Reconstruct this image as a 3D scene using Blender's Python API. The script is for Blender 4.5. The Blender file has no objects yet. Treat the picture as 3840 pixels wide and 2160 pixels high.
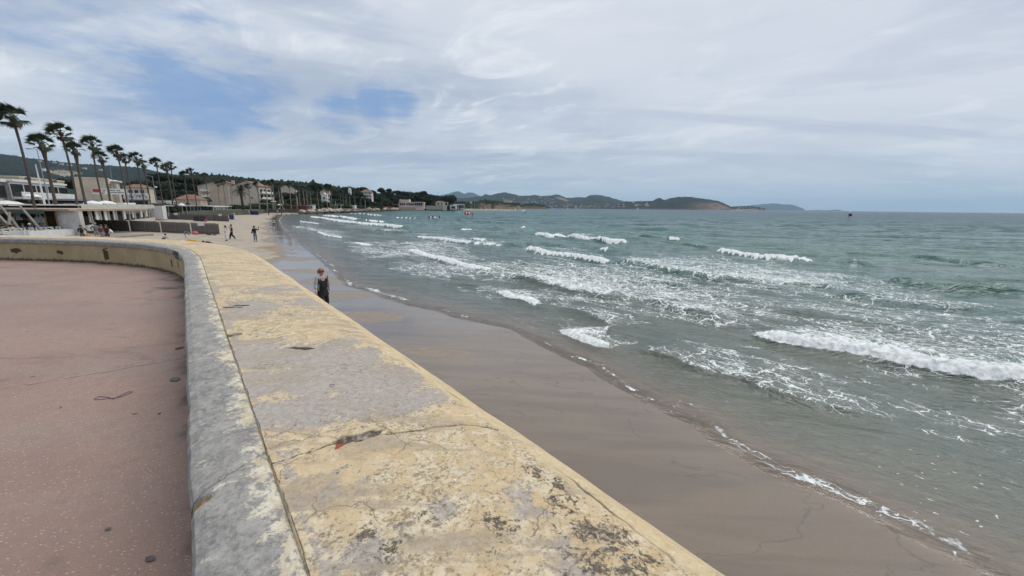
import bpy, math, random
import numpy as np
from mathutils import Vector, Matrix
C = bpy.context.scene.collection
random.seed(7)
# ------------------------------------------------------------------ camera
CAMH = 4.2                                   # eye height over the sea
F = 1450.0; PITCH = math.atan(302/F); ROLL = 0.0107
cam = bpy.data.cameras.new('camera'); cam_o = bpy.data.objects.new('camera', cam); C.objects.link(cam_o)
cam.sensor_width = 36; cam.lens = 36*F/3840; cam.clip_start = 0.05; cam.clip_end = 60000
cam_o.matrix_world = Matrix.Translation((0, 0, CAMH)) @ Matrix.Rotation(math.pi/2-PITCH, 4, 'X') @ Matrix.Rotation(ROLL, 4, 'Z')
bpy.context.scene.camera = cam_o

def ray(x, y):
    u = x-1920; v = 1080-y
    a = u*math.cos(ROLL)-v*math.sin(ROLL); b = u*math.sin(ROLL)+v*math.cos(ROLL)
    return (a, F*math.cos(PITCH)+b*math.sin(PITCH), -F*math.sin(PITCH)+b*math.cos(PITCH))
def at(x, y, z):                              # a point of the photograph laid down on the level z
    d = ray(x, y); t = (z-CAMH)/d[2]
    return (d[0]*t, d[1]*t)
def far(x, y, Y):                             # the point seen at x, y at distance Y ahead
    d = ray(x, y); t = Y/d[1]
    return (d[0]*t, Y, CAMH+d[2]*t)
def unit(v):
    l = math.sqrt(sum(c*c for c in v)); return tuple(c/l for c in v)

# ------------------------------------------------------------------ light
sc = bpy.context.scene
sc.view_settings.view_transform = 'Standard'; sc.view_settings.look = 'None'
sc.view_settings.exposure = 0.12; sc.view_settings.gamma = 1
sc.cycles.max_bounces = 5; sc.cycles.transparent_max_bounces = 8; sc.cycles.volume_bounces = 0
SUN_EL, SUN_AZ = math.radians(63), math.radians(60)      # azimuth from +Y towards +X
sun = bpy.data.lights.new('sun', 'SUN'); sun.energy = 2.4; sun.angle = math.radians(52); sun.color = (1, .95, .87)
sun_o = bpy.data.objects.new('sun', sun); C.objects.link(sun_o)
sd = Vector((math.sin(SUN_AZ)*math.cos(SUN_EL), math.cos(SUN_AZ)*math.cos(SUN_EL), math.sin(SUN_EL)))
sun_o.rotation_euler = sd.to_track_quat('Z', 'Y').to_euler()

class N:                                      # small node-tree helper
    def __init__(s, nt): s.t = nt
    def __call__(s, typ, ins=None, out=0, **pr):
        n = s.t.nodes.new(typ)
        for k, v in pr.items(): setattr(n, k, v)
        for k, v in (ins or {}).items():
            i = n.inputs[k]
            if isinstance(v, bpy.types.NodeSocket): s.t.links.new(v, i)
            else: i.default_value = v if not isinstance(v, tuple) or len(v) != 3 or i.type == 'VECTOR' else (*v, 1)
        return n.outputs[out] if out is not None else n
    def math(s, op, a, b=0.0, c=0.0, clamp=False): return s('ShaderNodeMath', {0: a, 1: b, 2: c}, operation=op, use_clamp=clamp)
    def mix(s, f, a, b, blend='MIX'):
        n = s.t.nodes.new('ShaderNodeMix'); n.data_type = 'RGBA'; n.blend_type = blend
        for i, v in ((0, f), (6, a), (7, b)):
            if isinstance(v, bpy.types.NodeSocket): s.t.links.new(v, n.inputs[i])
            else: n.inputs[i].default_value = (*v, 1) if isinstance(v, tuple) and len(v) == 3 else v
        return n.outputs[2]
    def ramp(s, f, a, b, lo=0.0, hi=1.0):
        return s('ShaderNodeMapRange', {0: f, 1: a, 2: b, 3: lo, 4: hi}, interpolation_type='SMOOTHSTEP')
    def noise(s, vec, scale, detail=4, rough=.55, dist=0.0):
        return s('ShaderNodeTexNoise', {'Vector': vec, 'Scale': scale, 'Detail': detail, 'Roughness': rough, 'Distortion': dist})
    def map(s, vec, scale=(1, 1, 1), rot=(0, 0, 0), loc=(0, 0, 0)):
        return s('ShaderNodeMapping', {0: vec, 1: loc, 2: rot, 3: scale})
    def attr(s, name): return s('ShaderNodeAttribute', out=2, attribute_name=name)
    def pos(s): return s('ShaderNodeTexCoord', out=3)

w = bpy.data.worlds.new('World'); sc.world = w; w.use_nodes = True
n = N(w.node_tree); w.node_tree.nodes.clear()
sky = n('ShaderNodeTexSky', sky_type='NISHITA', sun_disc=False, sun_elevation=SUN_EL, sun_rotation=SUN_AZ, air_density=1.0, dust_density=.6, ozone_density=2.0)
d = n('ShaderNodeTexCoord', out=0)
sep = n('ShaderNodeSeparateXYZ', {0: d}, out=None)
zz = n.math('ADD', n.math('MAXIMUM', sep.outputs[2], 0.0), .16)
pl = n('ShaderNodeCombineXYZ', {0: n.math('DIVIDE', sep.outputs[0], zz), 1: n.math('DIVIDE', sep.outputs[1], zz), 2: 0.0})
plr = n.map(pl, (1.0, 1.0, 1), (0, 0, .5))
n1 = n.noise(n.map(plr, (.55, 1.1, 1)), 1.0, 7, .55, .6)          # streaky cloud sheets
n2 = n.noise(n.map(plr, (1.1, 2.0, 1), (0, 0, .3), (4, 2, 0)), 1.6, 8, .6, .9)
n3 = n.noise(n.map(pl, (.35, .5, 1), (0, 0, -.4), (9, 1, 0)), 1.0, 4, .5, .3)
n2h = n.noise(n.map(d, (2.6, 2.6, 10), (.12, 0, 0)), 1.0, 8, .62, .5); n2k = n.noise(n.map(d, (7, 7, 26), (.10, 0, 0)), 1.0, 6, .6, .4)
hole = None                                   # openings in the cloud, each a direction, a size and a strength
for px, py, rad, st in ((330, 170, 9, .50), (520, 120, 8, .58), (700, 150, 8, .52), (150, 70, 8, .42), (860, 110, 5, .4),
                        (480, 330, 6.5, .85), (640, 345, 6.5, 1.1), (780, 380, 6.5, 1.1), (920, 340, 6, 1.0), (400, 390, 5, .45), (1010, 330, 4, .7),
                        (1290, 425, 3.6, 1.0), (1400, 405, 3.6, 1.15), (1510, 390, 3.2, 1.0), (1220, 430, 2.6, .7), (1560, 320, 4, .5), (1620, 300, 4, .4), (1470, 350, 4, .4)):
    c = unit(ray(px, py))
    dp = n('ShaderNodeVectorMath', {0: d, 1: c}, out=1, operation='DOT_PRODUCT')
    g = n('ShaderNodeMapRange', {0: dp, 1: math.cos(math.radians(rad)), 2: 1.0, 3: 0.0, 4: st})
    hole = g if hole is None else n.math('MAXIMUM', hole, g)
hm = n.math('ADD', hole, n.math('ADD', n.math('MULTIPLY', n.math('SUBTRACT', n2h, .52), 3.6), n.math('MULTIPLY', n.math('SUBTRACT', n2k, .5), 2.6)))
hm = n.math('MULTIPLY', n.ramp(hm, .10, 1.35), n.ramp(hole, 0.0, .5))
cl = n.mix(n.ramp(n1, .32, .66), (.39, .46, .575), (.56, .62, .705))
cl = n.mix(n.ramp(n3, .40, .62, 0, .8), cl, (.67, .71, .775))
cl = n.mix(n.math('MULTIPLY', n.ramp(n2, .50, .66), .6), cl, (.80, .83, .87))
cl = n.mix(n.ramp(n2h, .50, .66, 0, .55), cl, (.70, .735, .79)); cl = n.mix(n.ramp(n.noise(n.map(d, (1.6, 1.6, 11), (-.08, 0, 0), (3, 1, 2)), 1.0, 7, .6, .4), .50, .64, 0, .5), cl, (.36, .43, .555))
n5 = n.noise(n.map(pl, (.25, 1.5, 1), (0, 0, -.25), (3, 7, 0)), 1.2, 6, .6, .5)
cl = n.mix(n.ramp(n5, .50, .66, 0, .6), cl, (.33, .405, .54))
hz = n.ramp(sep.outputs[2], 0.0, .16, 1.0, 0.0)
cl = n.mix(n.math('MULTIPLY', hz, .5), cl, (.47, .585, .67))
rgt = n.ramp(n('ShaderNodeVectorMath', {0: d, 1: unit(ray(3000, 60))}, out=1, operation='DOT_PRODUCT'), .80, 1.0, 0, .45)
cl = n.mix(rgt, cl, (.62, .66, .74))
blue = n.mix(.88, n('ShaderNodeVectorMath', {0: sky, 'Scale': .11}, operation='SCALE'), (.16, .30, .57))
col = n.mix(n.math('MULTIPLY', hm, .78), cl, blue)
bg = n('ShaderNodeBackground', {0: col, 1: 1.0})
n('ShaderNodeOutputWorld', {0: bg}, out=None)
w.cycles.sampling_method = 'MANUAL'; w.cycles.sample_map_resolution = 512

# ------------------------------------------------------------------ helpers
def link(o, parent=None):
    C.objects.link(o)
    if parent is not None: o.parent = parent
    return o
def tag(o, label=None, cat=None, group=None, kind=None):
    for k, v in (('label', label), ('category', cat), ('group', group), ('kind', kind)):
        if v: o[k] = v
    return o
def empty(name, loc=(0, 0, 0), rz=0.0):
    o = bpy.data.objects.new(name, None); link(o); o.location = loc; o.rotation_euler = (0, 0, rz); o.empty_display_size = .2
    return o
def grid_mesh(name, P, attrs, mats, smooth=True, matidx=None, parent=None, flip=False):
    """P: (rows, cols, 3) array -> one sheet"""
    R, K, _ = P.shape
    me = bpy.data.meshes.new(name)
    i = np.arange(R*K, dtype=np.int32).reshape(R, K)
    q = np.stack([i[:-1, :-1], i[:-1, 1:], i[1:, 1:], i[1:, :-1]], -1).reshape(-1, 4)
    if flip: q = q[:, ::-1]
    me.vertices.add(R*K); me.vertices.foreach_set('co', P.reshape(-1).astype(np.float32))
    nf = len(q); me.loops.add(nf*4); me.loops.foreach_set('vertex_index', q.reshape(-1).astype(np.int32))
    me.polygons.add(nf); me.polygons.foreach_set('loop_start', np.arange(nf, dtype=np.int32)*4)
    me.polygons.foreach_set('loop_total', np.full(nf, 4, dtype=np.int32))
    me.polygons.foreach_set('use_smooth', np.full(nf, smooth))
    for k, a in attrs.items():
        at_ = me.attributes.new(k, 'FLOAT', 'POINT'); at_.data.foreach_set('value', a.reshape(-1).astype(np.float32))
    me.update(calc_edges=True)
    for m in mats: me.materials.append(m)
    o = bpy.data.objects.new(name, me); link(o, parent)
    return o
_g = np.random.RandomState(3); _perm = _g.permutation(512); _perm = np.concatenate([_perm, _perm, _perm]); _ang = _g.rand(512)*2*np.pi
_gx, _gy = np.cos(_ang), np.sin(_ang)
def pn(x, y, seed=0):                         # 2-D gradient noise, about -0.7..0.7
    x = x+seed*17.31; y = y-seed*9.73
    xi = np.floor(x); yi = np.floor(y); fx = x-xi; fy = y-yi; xi = xi.astype(np.int64) & 511; yi = yi.astype(np.int64) & 511
    u = fx*fx*fx*(fx*(fx*6-15)+10); v = fy*fy*fy*(fy*(fy*6-15)+10)
    def g(a, b, dx, dy):
        h = _perm[(_perm[a & 511]+b) & 511]; return _gx[h]*dx+_gy[h]*dy
    return (1-v)*((1-u)*g(xi, yi, fx, fy)+u*g(xi+1, yi, fx-1, fy))+v*((1-u)*g(xi, yi+1, fx, fy-1)+u*g(xi+1, yi+1, fx-1, fy-1))
def fbm(x, y, o=4, seed=0, r=.5):
    s = 0; a = 1
    for k in range(o): s = s+a*pn(x*2**k, y*2**k, seed+k*3); a *= r
    return s
def ss(x, a, b):
    t = np.clip((x-a)/(b-a), 0, 1); return t*t*(3-2*t)
def poly_dist(X, Y, pts):
    """distance to a polyline, signed side (positive = left of its direction), and position along it 0..1"""
    pts = np.array(pts, float); seg = np.hypot(*(pts[1:]-pts[:-1]).T); tot = seg.sum(); acc = 0
    best = np.full(X.shape, 1e9); side = np.zeros(X.shape); par = np.zeros(X.shape)
    for k in range(len(pts)-1):
        ax, ay = pts[k]; dx, dy = pts[k+1]-pts[k]; L2 = dx*dx+dy*dy
        t = np.clip(((X-ax)*dx+(Y-ay)*dy)/L2, 0, 1); ex = X-ax-t*dx; ey = Y-ay-t*dy; q = np.hypot(ex, ey)
        m = q < best; best = np.where(m, q, best); side = np.where(m, np.sign(dx*(Y-ay)-dy*(X-ax)), side)
        par = np.where(m, (acc+t*seg[k])/tot, par); acc += seg[k]
    return best, side, par

# ------------------------------------------------------------------ materials
def principled(name, f):
    m = bpy.data.materials.new(name); m.use_nodes = True; m.node_tree.nodes.clear(); n = N(m.node_tree)
    r = f(n)
    if isinstance(r, dict):
        disp = r.pop('disp', None)
        r = n('ShaderNodeBsdfPrincipled', r)
    n('ShaderNodeOutputMaterial', {0: r}, out=None)
    return m
_simple = {}
def simple(name, col, rough=.7, var=.25, scale=3.0, bump=.0, metal=0.0, spec=.5):
    """a colour with slow and fine variation"""
    if name in _simple: return _simple[name]
    def f(n):
        p = n.pos(); a = n.noise(p, scale, 5, .6); b = n.noise(p, scale*9, 3)
        v = n.math('ADD', n.math('MULTIPLY', a, .7), n.math('MULTIPLY', b, .3))
        c = n.mix(n.ramp(v, .3, .7), tuple(x*(1-var) for x in col), tuple(min(1, x*(1+var)) for x in col))
        r = {'Base Color': c, 'Roughness': rough, 'Metallic': metal, 'Specular IOR Level': spec}
        if bump: r['Normal'] = n('ShaderNodeBump', {'Strength': bump, 'Distance': .02, 'Height': b})
        return r
    _simple[name] = principled(name, f); return _simple[name]
# ------------------------------------------------------------------ shoreline, sand and sea
BACK = [(16, -30), (10.5, -8), (6.6, -1)]
_sh = [(3700, 2123), (3384, 1973), (3099, 1830), (2908, 1759), (2726, 1664), (2631, 1585), (2500, 1534), (2315, 1435), (2232, 1374), (2094, 1318),
       (2005, 1272), (1928, 1232), (1818, 1209), (1724, 1189), (1652, 1164), (1560, 1146), (1459, 1116), (1400, 1092), (1310, 1071), (1260, 1020), (1185, 955), (1110, 895),
       (1060, 850), (1048, 825), (1062, 806)]
SHORE = BACK+[at(x, y, 0.0) for x, y in _sh]
COAST = [at(x, y, 0.0) for x, y in ((1130, 803), (1210, 801.5), (1300, 798), (1400, 793), (1500, 789), (1620, 788.5), (1740, 789))]
SHORE_ALL = SHORE+COAST+[(-200, 900), (-3000, 2500)]
def sand_h(X, Y, D=None):
    if D is None:
        q, s, _ = poly_dist(X, Y, SHORE_ALL); D = q*s
    inl = .72*(1-np.exp(-np.maximum(D, 0)/9.5))
    und = .045*fbm(X*.16, Y*.16, 3, 5)*ss(D, 0, 4)+.02*fbm(X*.7, Y*.7, 3, 9)*ss(D, 4, 10)
    bars = .030*pn(X*.22+Y*.10, Y*.22-X*.16, 21)*ss(D, -.5, 1.5)*(1-ss(D, 8, 14))
    return inl+und+bars+np.minimum(D, 0)*.055, D
def ground(x, y):
    h, D = sand_h(np.array([float(x)]), np.array([float(y)])); return float(h[0])
def stand(px, py):                            # where feet seen at px, py rest on the sand
    z = .5
    for _ in range(6):
        x, y = at(px, py, z); z = ground(x, y)
    return (x, y, z)

def polar(az0, az1, K, ds):
    az = np.linspace(math.radians(az0), math.radians(az1), K)
    A, Dd = np.meshgrid(az, ds); return Dd*np.sin(A), Dd*np.cos(A), Dd
def px_rings(d0, d1, step):
    k = np.arange(1624/d0, 1624/d1, -step); return list(1624/k)
ring = px_rings(2.2, 45, .62)+px_rings(45, 400, .22)+list(np.geomspace(400, 26500, 90))
SX, SY, SR = polar(-50, 62, 1100, np.array(ring))
q, s, _ = poly_dist(SX, SY, SHORE_ALL); SD = -q*s                      # positive out to sea
off = ss(SD, 0, 6)
# --- background chop
ang = .45
def rot(X, Y, a): return X*math.cos(a)+Y*math.sin(a), -X*math.sin(a)+Y*math.cos(a)
U, V = rot(SX, SY, -.72)                                               # U along the near crests, V across them
U2, V2 = rot(SX, SY, -.30)
wx = fbm(SX*.05, SY*.05, 2, 31)*2.0
fad = lambda wl: 1-ss(SR, wl*18, wl*60)
amp = .25+.75*ss(SD, 1, 25)
H = amp*(.035*pn(U*.25+wx, V*.9, 1)*fad(3)+.05*pn(U2*.12, V2*.42+wx*.6, 2)*fad(6)+.09*pn(U2*.05, V2*.17+wx*.3, 4)*fad(16)+.018*fbm(U*.9, V*2.6, 3, 6)*fad(1))
H += .34*ss(SD, 8, 40)*(1-ss(SR, 220, 700))*(.35-np.abs(pn(U2*.045+wx*.2, V2*.16, 12))*1.6)
H += .15*ss(SD, 5, 30)*(1-ss(SR, 90, 260))*(.3-np.abs(pn(U2*.13+wx*.5, V2*.42, 14))*1.5)
H += .08*ss(SD, 3, 20)*(1-ss(SR, 35, 100))*(.3-np.abs(pn(U*.35+wx, V*1.1, 16))*1.5)
def crest_(n_, p_): return np.clip(1-np.abs(n_)*2.4, 0, 1)**p_
H += .48*ss(SD, 18, 55)*ss(SR, 22, 50)*(1-ss(SR, 260, 900))*(crest_(pn(U2*.028+wx*.25, V2*.085+wx*.1, 18), 2.0)-.35)
H += .30*ss(SD, 10, 30)*ss(SR, 15, 35)*(1-ss(SR, 160, 500))*(crest_(pn(U2*.05+wx*.3, V2*.15+wx*.1, 19), 2.0)-.35)
H += .15*ss(SD, 3, 9)*(1-ss(SR, 60, 140))*(crest_(pn(U*.05+wx*.2, V*.22, 20), 2.4)-.3)
H += .075*ss(SD, .8, 2.5)*(1-ss(SR, 30, 60))*(crest_(pn(U*.06+wx*.15, V*.38, 24), 1.8)-.3)
H += .05*ss(SD, 1.5, 5)*(1-ss(SR, 25, 60))*(crest_(pn(U*.28+wx, V*.9, 22), 1.6)-.35)
foam = np.zeros_like(SX); dens = np.zeros_like(SX)
# --- breakers: crest line in the photograph, height, foam on the face, length of the lace behind, lace amount
BRK = [
 ([(2796, 1233), (2870, 1261), (3011, 1289), (3249, 1326), (3447, 1363), (3645, 1400), (3837, 1414), (4200, 1450)], .19, 1.0, 3.2, .90, .66),
 ([(2100, 1222), (2130, 1247), (2182, 1269), (2248, 1291), (2287, 1294), (2342, 1289)], .13, .62, 2.6, .9, .30),
 ([(2342, 1289), (2400, 1308), (2500, 1337), (2581, 1368), (2705, 1402), (2796, 1420), (2870, 1459), (2966, 1493), (3136, 1538), (3400, 1600)], .10, .28, 1.8, .5, .3),
 ([(1873, 1082), (1912, 1115), (1983, 1126), (2005, 1142), (2072, 1151)], .12, .75, 1.8, .6, .5),
 ([(1620, 1062), (1757, 1071), (1840, 1080)], .07, .12, 1.0, .15, .3),
 ([(2072, 1151), (2149, 1164), (2204, 1181), (2330, 1230)], .10, .12, 1.5, .5, .3),
 ([(1531, 935), (1597, 957), (1680, 977), (1763, 999), (1862, 1018)], .16, .95, 2.2, .55, .7),
 ([(1862, 1018), (1928, 1037), (2039, 1060), (2149, 1087), (2260, 1109), (2400, 1122)], .12, .55, 6.0, .95, .7),
 ([(2400, 1122), (2600, 1175), (2780, 1212)], .12, .2, 3.5, .75, .5),
 ([(1967, 930), (2039, 946), (2121, 957), (2204, 971), (2260, 981), (2304, 977)], .22, 1.0, 2.0, .35, .8),
 ([(2304, 977), (2400, 995), (2453, 1003), (2513, 1017), (2655, 1042), (2853, 1054), (2966, 1065), (3107, 1076), (3192, 1088)], .22, .25, 6.0, .80, .6),
 ([(2683, 938), (2796, 958), (2881, 975), (2966, 978), (3062, 975)], .25, 1.0, 1.2, .2, .9),
 ([(2530, 922), (2683, 938)], .2, .12, 1.5, .2, .4), ([(3062, 975), (3180, 992), (3300, 996)], .22, .0, 1.5, .0, .3),
 ([(3300, 1050), (3500, 1080), (3700, 1095), (3900, 1105)], .22, .06, 1.5, .1, .3),
 ([(3100, 1100), (3300, 1130), (3500, 1150), (3900, 1180)], .12, .03, 3.5, .45, .3),
 ([(3400, 960), (3600, 985), (3900, 1010)], .2, .0, 1.5, .0, .3),
 ([(2005, 875), (2072, 886), (2121, 880)], .3, 1.0, 2.5, .35, 1.0), ([(2121, 880), (2221, 897), (2287, 905), (2370, 905)], .3, .85, 2.5, .35, .9),
 ([(1558, 886), (1652, 899), (1763, 913), (1901, 921)], .22, .75, 3.0, .6, .8), ([(1901, 921), (2040, 915), (2160, 930)], .2, .1, 2, .1, .4),
 ([(2243, 935), (2293, 941)], .22, 1.0, 1.2, .2, .8), ([(2496, 902), (2558, 904)], .25, 1.0, 1.2, .1, .8), ([(2380, 890), (2496, 902)], .2, .1, 1.2, .0, .4),
 ([(1718, 858), (1779, 862)], .25, .9, 1.5, .2, .9), ([(1750, 900), (1840, 905)], .2, .7, 1.5, .2, .6),
 ([(1160, 812), (1194, 817), (1321, 836), (1431, 844), (1509, 854)], .35, 1.0, 4, .35, 1.2), ([(1368, 829), (1442, 834)], .35, 1.0, 3, .2, 1.2),
 ([(1210, 808), (1282, 814), (1337, 823)], .4, 1.0, 4, .3, 1.6), ([(1310, 801), (1380, 805), (1431, 810)], .4, .9, 4, .3, 1.4), ([(1480, 817), (1570, 822)], .35, .8, 4, .2, 1.2),
 ([(1090, 848), (1150, 860), (1266, 877)], .12, .6, 2.5, .5, .5), ([(1190, 868), (1225, 883), (1290, 893)], .12, .7, 2.0, .5, .5),
 ([(1321, 910), (1398, 924)], .14, .9, 2, .5, .6), ([(1120, 830), (1200, 842)], .2, .7, 2, .3, .7), ([(1400, 862), (1520, 873)], .2, .6, 3, .4, .7),
 ([(2340, 1030), (2460, 1060), (2620, 1090)], .1, .15, 3, .7, .3), ([(1640, 1028), (1700, 1042), (1780, 1048)], .08, .45, 1.5, .35, .4),
 ([(1600, 830), (1700, 826), (1960, 845)], .2, .0, 2, .0, .5), ([(1940, 851), (1975, 852)], .25, .9, 2, .0, .8),
]
for pts, a, fo, tl, ta, fw in BRK:
    a = a*1.45 if a >= .2 else a*1.2
    wp = [at(x, y, a*.4) for x, y in pts]
    if wp[0][0] > wp[-1][0]: wp = wp[::-1]
    mg = tl*5+6; xs_ = [c[0] for c in wp]; ys_ = [c[1] for c in wp]
    I = np.where((SX > min(xs_)-mg) & (SX < max(xs_)+mg) & (SY > min(ys_)-mg) & (SY < max(ys_)+mg))
    if not len(I[0]): continue
    bx, by = SX[I], SY[I]
    pd, sd_, par = poly_dist(bx, by, wp); Q = pd*sd_                    # + behind (seaward), - in front
    big = 1+ss(np.hypot(bx, by), 20, 90)*.8; rr_ = math.hypot(*wp[len(wp)//2]); fw = fw*(1-.35*float(ss(np.array(rr_), 14, 22)))
    Q = Q+.16*fbm(bx*.9, by*.9, 3, 40)*min(fw*1.6, 1.3)*big
    L = sum(math.dist(wp[i], wp[i+1]) for i in range(len(wp)-1))
    ends = ss(par*L, -.01, min(1.2, L*.3))*ss((1-par)*L, -.01, min(1.2, L*.3))
    wf = .16+fw*.25; wb = .9+a*5
    H[I] += a*ends*(np.where(Q < 0, np.exp(-(Q/wf)**2), np.exp(-(Q/wb)**2))-.35*np.exp(-((Q+wf*2.2)/(wf*1.6))**2))
    lump = fbm(bx*1.8, by*1.8, 4, 50)
    face = ss(Q, -wf*1.25, -wf*.8)*(1-ss(Q+.35*lump*fw, fw*.25, fw*.95))*ends
    patch = np.clip(.45+1.5*fbm(par*L*.45+7, par*0+a*9, 3, 52), 0, 1)
    fv = fo*face*np.clip(.95+.7*lump, 0, 1.4)*(1 if fo > .6 else patch)
    fv = fv*np.clip(.72+.9*fbm(bx*4.5, by*4.5, 3, 54)+.5*face, 0, 1.2); foam[I] = np.maximum(foam[I], fv)
    H[I] += fo*face*.07*a/.2*(1.3*fbm(bx*3.2, by*3.2, 3, 60)+.7*fbm(bx*9, by*9, 2, 63))
    tr = ta*np.exp(-np.maximum(Q, 0)/(tl*1.35))*ss(Q, -wf, 0)*ss(par*L, -.6, min(2.5, L*.45))*ss((1-par)*L, -.6, min(2.5, L*.45))
    tr = tr*(pd < mg-1)
    dens[I] = np.maximum(dens[I], tr)
# general drift foam near the shore
near = np.clip(.34+.55*fbm(SX*.11, SY*.11, 2, 70), 0, 1)*ss(SD, 1.2, 4.5)*(1-ss(SD, 16, 34))*.85
dens = np.maximum(dens, near*(1-ss(SR, 35, 80)))
# foam along the running edge of the water
qe, se, pe = poly_dist(SX, SY, SHORE)
Hs, Dz = sand_h(SX, SY, -SD)
edge_n = fbm(SX*.5, SY*.5, 3, 100)
H = H*ss(SD, -.3, 1.8)+.012*fbm(U*1.2, V*3.2, 3, 106)*ss(SD, -1, .5)
H += .014*np.exp(-((SD-.45+.25*edge_n)/.35)**2)*(1-ss(SR, 40, 80))*np.clip(.5+1.4*fbm(SX*.3, SY*.3, 2, 104), 0, 1)
H += .020*ss(SD, -1.3+.5*edge_n, 1.0)+.010
thick = H-Hs
frag = ss(fbm(SX*2.2, SY*2.2, 4, 110)+.35*fbm(SX*7, SY*7, 2, 112), .03, .35)
edge = np.exp(-((SD-.10+.25*edge_n)/.10)**2)*np.clip(.48+1.2*fbm(SX*.28+3, SY*.28, 3, 114), 0, .9)
for px_, py_, r_ in ((3000, 1800, .9), (2240, 1382, .5), (1724, 1186, 1.3), (1650, 1160, .9), (1450, 1112, 1.0), (3500, 2040, .7)):
    ex_, ey_ = at(px_, py_, 0); edge = np.maximum(edge, np.exp(-((SD-.2+.3*edge_n)/.17)**2)*.6*np.clip(1.2-np.hypot(SX-ex_, SY-ey_)/r_, 0, 1))
spk = ss(pn(U*9, V*12, 116), .36, .5)*ss(fbm(SX*.35, SY*.35, 2, 118), -.05, .25)*ss(SD, -2.4, -.6)*(1-ss(SD, 3, 7))*(1-ss(SR, 14, 24)); foam = np.maximum(foam, spk*.6)
foam = np.maximum(foam, edge*(.35+.65*frag)*(1-ss(SR, 35, 70))*1.1)
dens = np.maximum(dens, .60*np.exp(-((SD-.12+.25*edge_n)/.15)**2)*np.clip(.35+1.5*fbm(SX*.3+3, SY*.3, 2, 115), 0, 1)*(1-ss(SR, 30, 60)))
H = np.where(SD < -7, -1.0, H)
def f_sea(n):
    p = n.pos(); off = n.attr('off'); fo = n.attr('foam'); dist = n.attr('rng')
    pr = n.map(p, (1, 1, 1), (0, 0, .72)); pr2 = n.map(p, (1, 1, 1), (0, 0, .30))
    blot = n.noise(n.map(pr2, (.03, .09, 1)), 1.0, 4, .6)
    c = n.mix(n.ramp(off, 0.0, 1.5), (.155, .125, .098), (.108, .112, .092))
    c = n.mix(n.ramp(off, 1.0, 4), c, (.082, .106, .090))
    c = n.mix(n.ramp(off, 6, 22), c, (.066, .130, .124))
    c = n.mix(n.ramp(off, 22, 70), c, (.026, .118, .120))
    c = n.mix(n.ramp(off, 120, 420), c, (.009, .048, .074))
    c = n.mix(n.math('MULTIPLY', n.ramp(blot, .4, .62), n.ramp(off, 30, 90, 0, .55)), c, (.008, .035, .048))
    c = n.mix(n.ramp(n.attr('crest'), .3, 1.0, 0, .45), c, (.045, .135, .11))
    b1 = n.noise(n.map(pr, (1.6, 4.5, 1)), 1.0, 5, .62, .3); b2 = n.noise(n.map(pr2, (.35, 1.1, 1)), 1.0, 5, .6, .4); b3 = n.noise(n.map(pr2, (.06, .19, 1)), 1.0, 5, .6, .3)
    near = n.ramp(dist, 15, 60, 1, 0)
    bm = n('ShaderNodeBump', {'Strength': n.math('MULTIPLY', near, .8), 'Distance': .09, 'Height': b1})
    bm = n('ShaderNodeBump', {'Strength': n.ramp(off, .5, 10, .3, 1.0), 'Distance': .75, 'Height': b2, 'Normal': bm})
    bm = n('ShaderNodeBump', {'Strength': n.ramp(dist, 30, 160, 0, 1.0), 'Distance': 5.5, 'Height': b3, 'Normal': bm})
    wv = n('ShaderNodeVectorMath', {0: n('ShaderNodeTexNoise', {'Vector': p, 'Scale': 1.1, 'Detail': 4.0, 'Roughness': .6}, out=1), 'Scale': 1.5}, operation='SCALE')
    pw = n('ShaderNodeVectorMath', {0: pr, 1: wv}, operation='ADD')
    dn = n.attr('dens'); nb = n.noise(n.map(pr, (.55, 1.0, 1)), 1.0, 4, .6)
    dd = n.math('ADD', dn, n.math('MULTIPLY', n.math('SUBTRACT', nb, .5), 1.5)); dd = n.math('MULTIPLY', dd, n.ramp(dn, .02, .25))
    v1 = n('ShaderNodeTexVoronoi', {'Vector': n.map(pw, (1.25, 2.1, 0)), 'Scale': 1.0}, feature='DISTANCE_TO_EDGE', voronoi_dimensions='2D')
    v2 = n('ShaderNodeTexVoronoi', {'Vector': n.map(pw, (3.2, 5.6, 0)), 'Scale': 1.0}, feature='DISTANCE_TO_EDGE', voronoi_dimensions='2D')
    v3 = n('ShaderNodeTexVoronoi', {'Vector': n.map(pw, (7.5, 11, 0)), 'Scale': 1.0}, feature='DISTANCE_TO_EDGE', voronoi_dimensions='2D')
    w3 = n.math('MAXIMUM', n.math('MULTIPLY', n.math('SUBTRACT', dd, .45), .35), .001)
    w1 = n.math('MAXIMUM', n.math('MULTIPLY', dd, .17), .001); w2 = n.math('MAXIMUM', n.math('MULTIPLY', n.math('SUBTRACT', dd, .15), .24), .001)
    lc = n.math('MAXIMUM', n.math('SUBTRACT', 1.0, n.math('DIVIDE', v1, w1), clamp=True), n.math('MULTIPLY', n.math('SUBTRACT', 1.0, n.math('DIVIDE', v2, w2), clamp=True), .9))
    lc = n.math('MAXIMUM', lc, n.math('MULTIPLY', n.math('SUBTRACT', 1.0, n.math('DIVIDE', v3, w3), clamp=True), .85))
    fo = n.math('MAXIMUM', fo, n.math('MULTIPLY', lc, n.ramp(dd, .05, .30)))
    fn = n.noise(p, 26, 5, .7); fn2 = n.noise(p, 7, 4, .6)
    ff = n.ramp(n.math('ADD', fo, n.math('MULTIPLY', n.math('SUBTRACT', fn, .5), .9)), .28, .62)
    water = n('ShaderNodeBsdfPrincipled', {'Base Color': c, 'Roughness': n.ramp(dist, 10, 300, .08, .22), 'IOR': 1.33, 'Specular IOR Level': n.ramp(dist, 12, 200, .5, .16), 'Normal': bm})
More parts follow.
